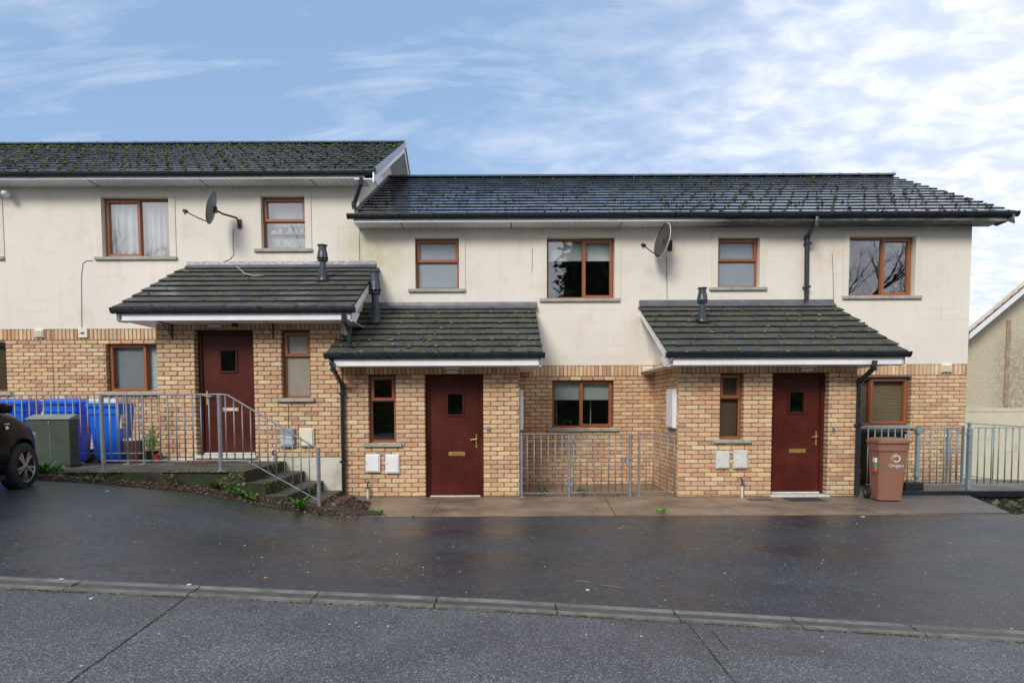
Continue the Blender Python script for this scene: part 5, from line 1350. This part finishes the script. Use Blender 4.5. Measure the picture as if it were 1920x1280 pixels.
# ------------------------------------------------------------------ car
def car():
    zc = G(-6.0, 6.0); wc = P(45, 873, 6.02)
    o = bpy.data.objects.new('parked_car', None); COL.objects.link(o)
    o['label'] = 'glossy black hatchback cut off by the left picture edge'; o['category'] = 'car'
    # local: +x forward, +y left, z up; right side (y=-.84) faces the camera
    hd = math.atan2(.987, -.16); 
    wheel_l = Vector((1.25, -.76, .30)); rot = Matrix.Rotation(hd, 3, 'Z')
    zg = 1.53-153*6.02/885
    base = Vector((wc.x, 6.02*KD, zg))-rot @ Vector((1.25, -.80, 0)); o.location = base
    pitch = -math.atan2(G(base.x, 6)-G(base.x+.7, 4.0), 2.2)
    o.rotation_euler = (0, 0, hd); WO[o.name] = base
    secs = []   # x, half widths and heights along the profile
    def sec(x, w, zs, zb, zw, wr, zr):
        # bottom, sill, widest, shoulder, roof
        return [(x, -w*.86, zb), (x, -w*.97, zb+.10), (x, -w, zs*.62), (x, -w*.985, zs*.85), (x, -w*.93, zs), (x, -wr, zw), (x, -wr*.85, zr), (x, 0, zr+.015)]
    data = [(-1.98, .62, .80, .42, .82, .55, .83), (-1.90, .76, .92, .30, 1.02, .62, 1.05), (-1.55, .82, .96, .24, 1.36, .60, 1.40), (-.9, .84, .97, .20, 1.44, .60, 1.49), (-.1, .845, .97, .20, 1.46, .60, 1.51), (.45, .845, .96, .20, 1.38, .60, 1.42), (.85, .84, .955, .20, 1.10, .66, 1.13), (1.10, .835, .94, .20, .985, .70, 1.0), (1.5, .81, .86, .22, .91, .62, .925), (1.72, .73, .75, .25, .80, .55, .815), (1.84, .60, .62, .28, .66, .44, .67), (1.90, .42, .50, .33, .52, .3, .53)]
    n = 8; mb = MB(); vs = []
    for (x, w, zs, zb, zw, wr, zr) in data:
        s = sec(x, w, zs, zb, zw, wr, zr); full = s+[(p[0], -p[1], p[2]) for p in s[-2::-1]]; vs += full
    m = 15; f = []
    for i in range(len(data)-1):
        for k in range(m-1): f.append((i*m+k, i*m+k+1, (i+1)*m+k+1, (i+1)*m+k))
        f.append((i*m+m-1, i*m, (i+1)*m, (i+1)*m+m-1))
    f.append(tuple(range(m))); f.append(tuple((len(data)-1)*m+k for k in range(m))[::-1])
    mb.add(vs, f); body = mb.build('body', M['carpaint'], o, smooth=True, local=True)
    sub = body.modifiers.new('s', 'SUBSURF'); sub.levels = 2; sub.render_levels = 2
    cuts = []
    for (wx) in (1.25, -1.25):
        c = MB(); c.lathe([(0, -1.2), (.355, -1.2), (.355, -.55), (0, -.55)], 40, (wx, 0, .30), M=Matrix.Rotation(R(-90), 3, 'X')); co = c.build('cut', M['black'], None)
        c2 = MB(); c2.lathe([(0, -1.2), (.355, -1.2), (.355, -.55), (0, -.55)], 40, (wx, 0, .30), M=Matrix.Rotation(R(90), 3, 'X')); co2 = c2.build('cut', M['black'], None)
        for q in (co, co2):
            b = body.modifiers.new('b', 'BOOLEAN'); b.operation = 'DIFFERENCE'; b.object = q; b.solver = 'EXACT'; cuts.append(q)
            q.parent = o
    bpy.context.view_layer.update(); dg = bpy.context.evaluated_depsgraph_get()
    me = bpy.data.meshes.new_from_object(body.evaluated_get(dg)); body.modifiers.clear(); body.data = me
    for q in cuts: bpy.data.objects.remove(q)
    for (wx, s, st) in ((1.25, -1, 0), (-1.25, -1, 0), (1.25, 1, 0), (-1.25, 1, 0)):
        yc = s*.74; Mx = Matrix.Rotation(R(90), 3, 'X'); mb = MB()
        mb.lathe([(.20, -.095), (.275, -.095), (.298, -.075), (.302, 0), (.298, .075), (.275, .095), (.20, .095)], 44, (wx, yc, .30), M=Mx, cap=False); w = mb.build('wheel', M['tyre'], o, local=True, smooth=True)
        mb = MB(); fy = -s*-1
        mb.lathe([(.196, -.09), (.212, -.09), (.212, .09), (.196, .09)], 40, (wx, yc, .30), M=Mx, cap=False)
        yo = yc+s*.085
        for k in range(10):
            a = k*math.pi/5+(.16 if k % 2 else -.16)*.9; u = Vector((math.cos(a), 0, math.sin(a))); t = Vector((-math.sin(a), 0, math.cos(a)))
            c = Vector((wx, yo, .30)); r0, r1 = .03, .205
            mb.prism([c+u*r0-t*.012, c+u*r1-t*.016, c+u*r1+t*.016, c+u*r0+t*.012], (0, -s*.02, 0))
        mb.tube([(wx+.2*math.cos(q*math.pi/18), yo, .30+.2*math.sin(q*math.pi/18)) for q in range(37)], .009, 6, cap=False)
        mb.lathe([(0, -.012), (.045, -.012), (.05, .0), (0, .012)], 16, (wx, yo, .30), M=Mx); mb.build('rim', M['alloy'], w, local=True)
        mb = MB(); mb.lathe([(0, -.01), (.19, -.01), (.19, .01), (0, .01)], 30, (wx, yc+s*.03, .30), M=Mx); mb.build('brake_disc', M['black'], w, local=True)
    # glass, lights, mirrors, repeater
    for s in (-1, 1):
        mb = MB(); mb.prism([(-1.2, s*.765, 1.02), (.72, s*.785, 1.02), (.32, s*.66, 1.36), (-1.1, s*.66, 1.36)], (0, s*.012, 0)); mb.build('side_window', M['glass_car'], o, local=True)
        mb = MB(); mb.bbox(.55, .72, min(s*.86, s*1.0), max(s*.86, s*1.0), .98, 1.10, .03); mb.build('mirror', M['carpaint'], o, local=True)
        mb = MB(); mb.bbox(1.60, 1.80, min(s*.52, s*.70), max(s*.52, s*.70), .60, .72, .03); mb.build('headlight', M['alloy'], o, local=True)
    mb = MB(); mb.blob((0, 0, 0), .035, .022, .012, 12, jit=.02)
    mb.v = [(v[0]+.86, -.838-v[2], .80+v[1]) for v in mb.v]; mb.box(.81, .90, -.85, -.835, .845, .855)
    mb.build('badge', M['white'], o, local=True)
    # sill and rear details
    mb = MB(); mb.box(-.85, .85, -.80, .80, .17, .23); mb.build('underbody', M['black'], o, local=True)
car()

# ------------------------------------------------------------------ weeds, twigs, scraps
def weed(p, n, L, kind, label, group, mat=None, wd=.016):
    mb = MB(); c = Vector(p)
    for k in range(n):
        a = random.uniform(0, 6.28); el = random.uniform(.35, 1.2) if kind != 'grass' else random.uniform(1.0, 1.5); l = L*random.uniform(.6, 1.1)
        d = Vector((math.cos(a)*math.cos(el), math.sin(a)*math.cos(el), math.sin(el))); s = Vector((-math.sin(a), math.cos(a), 0)); w = wd*(1 if kind != 'grass' else .25)
        m1 = c+d*l*.5+Vector((0, 0, l*.06)); tip = c+d*l-Vector((0, 0, l*(.18 if kind != 'grass' else .05)))
        if kind == 'lobed':
            prev = c
            mb.add([c-s*w*.2, c+s*w*.2, m1+s*w*1.0, c+d*l*.75+s*w*.4, tip, c+d*l*.75-s*w*.4, m1-s*w*1.0], [(0, 1, 2, 6), (2, 3, 5, 6), (3, 4, 5)])
            for t in (.3, .6): q = c.lerp(m1, t*1.6); mb.add([q, q+s*w*1.5+d*.01, q+d*.02], [(0, 1, 2)]); mb.add([q, q-s*w*1.5+d*.01, q+d*.02], [(0, 1, 2)])
        elif kind == 'bush':
            st = c+Vector((random.uniform(-.06, .06), random.uniform(-.04, .04), random.uniform(0, .05))); q = st+d*random.uniform(.01, .05)
            mb.add([q, q+d*l*.5+s*w*1.4, q+d*l, q+d*l*.5-s*w*1.4], [(0, 1, 2, 3)])
        else: mb.add([c+s*random.uniform(-.03, .03)-s*w, c+s*random.uniform(-.03, .03)+s*w, m1+s*w*.8, tip, m1-s*w*.8], [(0, 1, 2, 4), (2, 3, 4)])
    return tag(mb.build('weed', mat or M['leaf']), label, 'weed', group)
WG = 'weeds along the edge of the bed'
def bz(px, py, D=None):
    p = GP(px, py); return (p.x, p.y, G(p.x, p.y)+.01)
weed(bz(85, 893), 60, .19, 'bush', 'bright green leafy weed next to the car wheel', WG)
weed(bz(110, 891), 22, .08, 'bush', 'small bright weed just right of the leafy weed by the car', WG)
weed(bz(225, 894), 18, .17, 'lobed', 'bright weed in front of the landing edge below the second blue bin', WG)
weed(bz(292, 903), 14, .12, 'lobed', 'upright narrow weed at the landing edge left of the door mat', WG)
weed(bz(330, 914), 18, .06, 'bush', 'tiny weed in the litter below the landing post', WG, M['leaf2'])
weed(bz(403, 920), 40, .09, 'bush', 'dark leafy weed climbing the landing face near the middle post', WG, M['leaf2'])
weed(bz(440, 932), 30, .07, 'bush', 'small round leaved weed in the bed left of the steps', WG)
weed(bz(458, 936), 30, .07, 'bush', 'round leaved weed in the bed at the foot of the steps', WG, M['leaf2'])
weed(bz(478, 940), 26, .06, 'bush', 'round leaved weed just left of the lowest steps', WG)
weed(bz(532, 950), 12, .14, 'lobed', 'young dandelion left of the large dandelion below the steps', WG)
weed(bz(563, 957), 20, .27, 'lobed', 'large dandelion with long leaves at the foot of the stair railing', WG, wd=.03)
weed(bz(710, 968), 40, .03, 'bush', 'low moss weed at the left front edge of the concrete path', 'weeds on the front edge of the concrete path')
weed(bz(775, 968), 20, .03, 'grass', 'thin grass tuft at the path edge below the mid door step', 'weeds on the front edge of the concrete path', M['grassblade'])
weed(bz(1238, 965), 50, .03, 'bush', 'green weed patch at the path edge below the recess gate', 'weeds on the front edge of the concrete path', M['grassblade'])
weed(bz(1110, 967), 10, .025, 'bush', 'tiny weed at the path edge left of the weed patch', 'weeds on the front edge of the concrete path')
for px_, lab in ((1017, 'small weed behind the left railing panel in the recess'), (1093, 'small weed under the gate in the recess')):
    p = PZ(px_, 927, .004); weed(tuple(p), 24, .07, 'bush', lab, 'weeds in the recess', M['leaf2'])
for (px_, D_, pr, nn, lab) in ((780, 0, pC, 60, 'bright grass tuft growing in the middle porch gutter'), (722, 0, pC, 22, 'small grass tuft in the left part of the middle porch gutter'), (1386, 0, pD, 26, 'bright grass tuft growing in the right porch gutter'), (1330, 0, pD, 12, 'thin grass in the right porch gutter left of the tuft')):
    p = P(px_, 664, YE-.08); weed((p.x, YE-.07, pr['zg']-.015), nn, .10 if nn > 20 else .07, 'grass', lab, 'grass in the porch gutters', M['grassblade'], .03)
weed(tuple(PP(649, 640, pC['e']+pC['n']*.03, pC['n'])), 22, .10, 'bush', 'green weed growing under the spout on the middle porch roof', None, M['leaf2'])
# scraps
mb = MB(); p = PZ(620, 954, .03); mb.add([(p.x-.09, p.y, .05), (p.x+.02, p.y-.03, .04), (p.x+.09, p.y+.02, .06), (p.x+.03, p.y+.04, .12), (p.x-.02, p.y+.03, .05)], [(0, 1, 4), (1, 2, 3, 4)]); tag(mb.build('paper_scrap', M['white_old']), 'crumpled white paper scrap at the foot of the last stair post', 'paper')
p = GP(499, 1082); mb = MB(); mb.blob((p.x, p.y, p.z), .016, .010, .008, 6); tag(mb.build('fallen_leaf', simple('orange_leaf', (.75, .28, .03), .6)), 'single orange leaf on the tarmac left of centre', 'leaf')
for i, (a, b, lab) in enumerate((((1078, 1089), (1106, 1091), 'upper thin pale twig on the tarmac'), ((1130, 1097), (1166, 1102), 'lower longer pale twig on the tarmac'))):
    p, q = GP(*a), GP(*b); mb = MB(); mb.tube([p+Vector((0, 0, .004)), p.lerp(q, .5)+Vector((0, .004, .007)), q+Vector((0, 0, .004))], .0025, 5); tag(mb.build('twig', simple('pale_twig%d' % i, (.32, .22, .15), .8)), lab, 'twig', 'twigs on the tarmac')
for (a, lab) in (((202, 920), 'flat white scrap on the tarmac near the left bed'), ((172, 1121), 'white scrap on the footway at left'), ((355, 1101), 'white scrap lying on the kerb'), ((116, 1091), 'whitish lump on the kerb at far left'), ((1617, 968), 'white scrap at the path edge below the brown bin'), ((1102, 1105), 'tiny white scrap beside the twigs')):
    p = GP(*a); z = G(p.x, p.y) if p.y > YK1 else lerpk(p.x, ZK)+(.026 if p.y > YK0 else 0); mb = MB(); mb.blob((p.x, p.y, z), .022*p.y/5, .014*p.y/4, .006, 7, jit=.4); tag(mb.build('scrap', M['white_old']), lab, 'scrap', 'white scraps on the ground')
# covers in the path
for (px, lab) in (((1408, 934, 1440, 938), 'small dark metal cover in the path'), ((1485, 932, 1530, 939), 'larger dark metal cover in the path before the right door')):
    a, b = PZ(px[0], px[3], .006), PZ(px[2], px[1], .006); mb = MB(); mb.bbox(a.x, b.x, a.y, b.y, -.02, .008, .003)
    for k in range(6): xx = a.x+(b.x-a.x)*(k+.5)/6; mb.box(xx-.006, xx+.006, a.y+.02, b.y-.02, .007, .011)
    tag(mb.build('drain_cover', M['pipe']), lab, 'drain cover', 'metal covers in the path')

# ------------------------------------------------------------------ trees behind the camera (seen only as reflections)
def bare_tree(x, y, h, seed, label):
    rnd = random.Random(seed); z0 = -.5; o = empty('bare_tree', (x, y, z0), label, 'tree', 'bare trees across the road'); mb = MB(); br = MB()
    def grow(p, d, L, r, lev, tgt):
        pts = [p]; q = p
        for k in range(3):
            d = (d+Vector((rnd.gauss(0, .12), rnd.gauss(0, .12), .06))).normalized(); q = q+d*L/3; pts.append(q)
        tgt.tube(pts, [r, r*.85, r*.7, r*.5], 5 if lev else 8, cap=False)
        if lev >= 5: return
        for k in range(3 if lev < 4 else 5):
            a = rnd.uniform(0, 6.28); s = rnd.uniform(.35, .8); nd = (d+Vector((math.cos(a)*s, math.sin(a)*s, rnd.uniform(-.15, .3)))).normalized()
            st = pts[-1] if k == 0 else pts[rnd.choice((1, 2, 3))]; grow(st, nd, L*rnd.uniform(.6, .82), r*.46, lev+1, br)
    grow(Vector((x, y, z0)), Vector((0, 0, 1)), h*.34, h*.022, 0, mb)
    mb.build('trunk', M['bark'], o, smooth=True); br.build('crown', M['bark'], o)
TL = ['slender leafless tree across the road, first from the left', 'second leafless tree from the left across the road', 'third leafless tree from the left across the road', 'fourth leafless tree from the left across the road', 'leafless tree right of the evergreens across the road', 'second leafless tree right of the evergreens', 'third leafless tree right of the evergreens', 'last leafless tree at the far right across the road']
for i, (x, h) in enumerate(((-31, 14), (-25, 15), (-19, 13), (-13, 14), (12, 14), (18, 15), (24, 14), (30, 15))):
    bare_tree(x, -9.5-(i % 3)*.8, h, i+3, TL[i])
for i, (x, h) in enumerate(((-7, 10.5), (-1.5, 12.5), (5.4, 16), (10.5, 12))):
    o = empty('evergreen_tree', (x, -10, -.5), ['leftmost dark evergreen across the road', 'dark evergreen left of the tallest one across the road', 'tallest dark evergreen across the road', 'lowest dark evergreen across the road'][i], 'tree', 'evergreens across the road')
    mb = MB(); mb.tube([(x, -10, -.5), (x, -10, h*.8)], [.2, .05], 8); mb.build('trunk', M['bark'], o)
    mb = MB(); er = random.Random(i)
    for _ in range(6500):
        t = er.random()**.8; rr = (1-t)*3.4+.5; a = er.uniform(0, 6.28); q = rr*1.25*math.sqrt(er.random())*(.8+.35*mnoise.noise(Vector((a*1.5, t*6, i))))
        p = Vector((x+math.cos(a)*q, -10+math.sin(a)*q*.7, 1+t*(h-1.2))); s_ = er.uniform(.10, .24); b = er.uniform(0, 6.28)
        u = Vector((math.cos(b), math.sin(b), er.uniform(-.7, .7)))*s_; w_ = Vector((-math.sin(b), math.cos(b), er.uniform(-.6, .6)))*s_*.7; mb.add([p-u, p-w_, p+u, p+w_], [(0, 1, 2, 3)])
    k0 = len(mb.v); mb.lathe([(.3, 0), (1.9, .8), (2.2, h*.25), (1.5, h*.55), (.7, h*.8), (.1, h*.93)], 14, (x, -10, .6))
    for q in range(k0, len(mb.v)):
        v = mb.v[q]; f_ = 1+.35*mnoise.noise(Vector(v)*.8); mb.v[q] = (x+(v[0]-x)*f_, -10+(v[1]+10)*f_*.6, v[2])
    mb.build('crown', M['hedge'], o)
mb = MB(); hr = random.Random(4)
for _ in range(15000):
    p = Vector((hr.uniform(-30, 30), hr.uniform(-9, -7.6), 0)); p.z = hr.uniform(-.5, (4.2 if p.x > -12 else 6.5)+1.1*mnoise.noise(Vector((p.x*.4, 0, 0)))); a = hr.uniform(0, 6.28); s = hr.uniform(.08, .2)
    u = Vector((math.cos(a), math.sin(a), hr.uniform(-.6, .6)))*s; w = Vector((-math.sin(a), math.cos(a), hr.uniform(-.6, .6)))*s*.7; mb.add([p-u, p-w, p+u, p+w], [(0, 1, 2, 3)])
mb.box(-30, 30, -8.6, -8.2, -.5, 3.4); mb.box(-30, -12, -8.55, -8.25, 3.39, 5.9)  # solid backing; taller left part added unseen to block sky reflections in windows
tag(mb.build('hedge', M['hedge']), 'dark evergreen hedge across the road', 'hedge')

# ------------------------------------------------------------------ true depths
REAL = ('satellite_dish', 'wheelie_bin', 'storage_tub', 'plant_pot', 'flower_pot', 'parked_car')
done = set()
for o in list(COL.objects):
    if o.type in ('CAMERA', 'LIGHT'): continue
    root = o
    while root.parent: root = root.parent
    real = root.name.split('.')[0] in REAL
    if real:
        if o is root and not root.name.startswith('parked_car'): o.location.y *= KD
        continue
    o.location.y *= KD
    if o.type == 'MESH' and o.data.name not in done:
        done.add(o.data.name); o.data.transform(Matrix.Diagonal((1, KD, 1, 1)))
# ------------------------------------------------------------------ world and light
SE, SR = R(34), R(200)
w = bpy.data.worlds.new('World'); sc.world = w; w.use_nodes = True; nt = w.node_tree; nt.nodes.clear()
out = N(nt, 'ShaderNodeOutputWorld'); bg = N(nt, 'ShaderNodeBackground'); bg.inputs[1].default_value = .12
sky = N(nt, 'ShaderNodeTexSky'); sky.sky_type = 'NISHITA'; sky.sun_disc = False; sky.sun_elevation = SE; sky.sun_rotation = SR; sky.air_density = 1.0; sky.dust_density = 2.5; sky.ozone_density = 1.5
tc = N(nt, 'ShaderNodeTexCoord'); s = sepxyz(nt, tc.outputs['Generated'])
zz = math_(nt, 'ADD', math_(nt, 'MAXIMUM', s[2], 0.), .22); u = math_(nt, 'DIVIDE', s[0], zz); v = math_(nt, 'DIVIDE', s[1], zz)
cb = N(nt, 'ShaderNodeCombineXYZ'); nt.links.new(u, cb.inputs[0]); nt.links.new(v, cb.inputs[1])
rt = N(nt, 'ShaderNodeMapping'); rt.inputs['Rotation'].default_value = (0, 0, R(25)); rt.inputs['Scale'].default_value = (1, 1.5, 1); nt.links.new(cb.outputs[0], rt.inputs[0])
n1 = noise(nt, rt.outputs[0], .9, 8, .55, .2); n2 = noise(nt, rt.outputs[0], 9.5, 5, .55, .3)
cov = math_(nt, 'ADD', math_(nt, 'MULTIPLY_ADD', s[0], .72, .11), math_(nt, 'MULTIPLY', s[2], -.25))
cov = math_(nt, 'ADD', cov, mrange(nt, s[1], .1, -.5, 0, .35))
dens = math_(nt, 'ADD', math_(nt, 'ADD', cov, math_(nt, 'MULTIPLY', n1, .9)), math_(nt, 'MULTIPLY', n2, .27))
mask = math_(nt, 'MULTIPLY', mrange(nt, dens, .48, 1.12), .93)
wm = N(nt, 'ShaderNodeMapping'); wm.inputs['Rotation'].default_value = (0, 0, R(-20)); wm.inputs['Scale'].default_value = (1, 3.2, 1); nt.links.new(cb.outputs[0], wm.inputs[0])
wisp = math_(nt, 'MULTIPLY', ramp(nt, noise(nt, wm.outputs[0], 1.7, 8, .62, .6), [(.47, 0), (.68, 1)]), .42)
mask = math_(nt, 'MAXIMUM', mask, wisp)
pale = mix(nt, .62, sky.outputs[0], (2.35, 3.6, 5.6))
cloudc = mix(nt, mrange(nt, n2, .35, .7), (5.4, 5.8, 6.9), (7.3, 7.4, 7.8))
c = mix(nt, mask, pale, cloudc)
nt.links.new(c, bg.inputs[0]); nt.links.new(bg.outputs[0], out.inputs[0])
sl_ = bpy.data.lights.new('sun', 'SUN'); sl_.energy = 1.8; sl_.angle = R(20); sl_.color = (1, .95, .88)
so = bpy.data.objects.new('sun', sl_); COL.objects.link(so)
# sun direction: behind and to the left of the camera
az = R(-25); dv = Vector((math.sin(az)*math.cos(SE)*1.0, -math.cos(az)*math.cos(SE), math.sin(SE)))   # towards the sun
so.rotation_euler = (dv).to_track_quat('Z', 'Y').to_euler()
sky.sun_rotation = math.atan2(dv.x, dv.y)
vs_ = sc.view_settings; vs_.view_transform = 'Standard'; vs_.look = 'None'; vs_.gamma = 1; vs_.exposure = .40
try: sc.display_settings.display_device = 'sRGB'
except Exception: pass
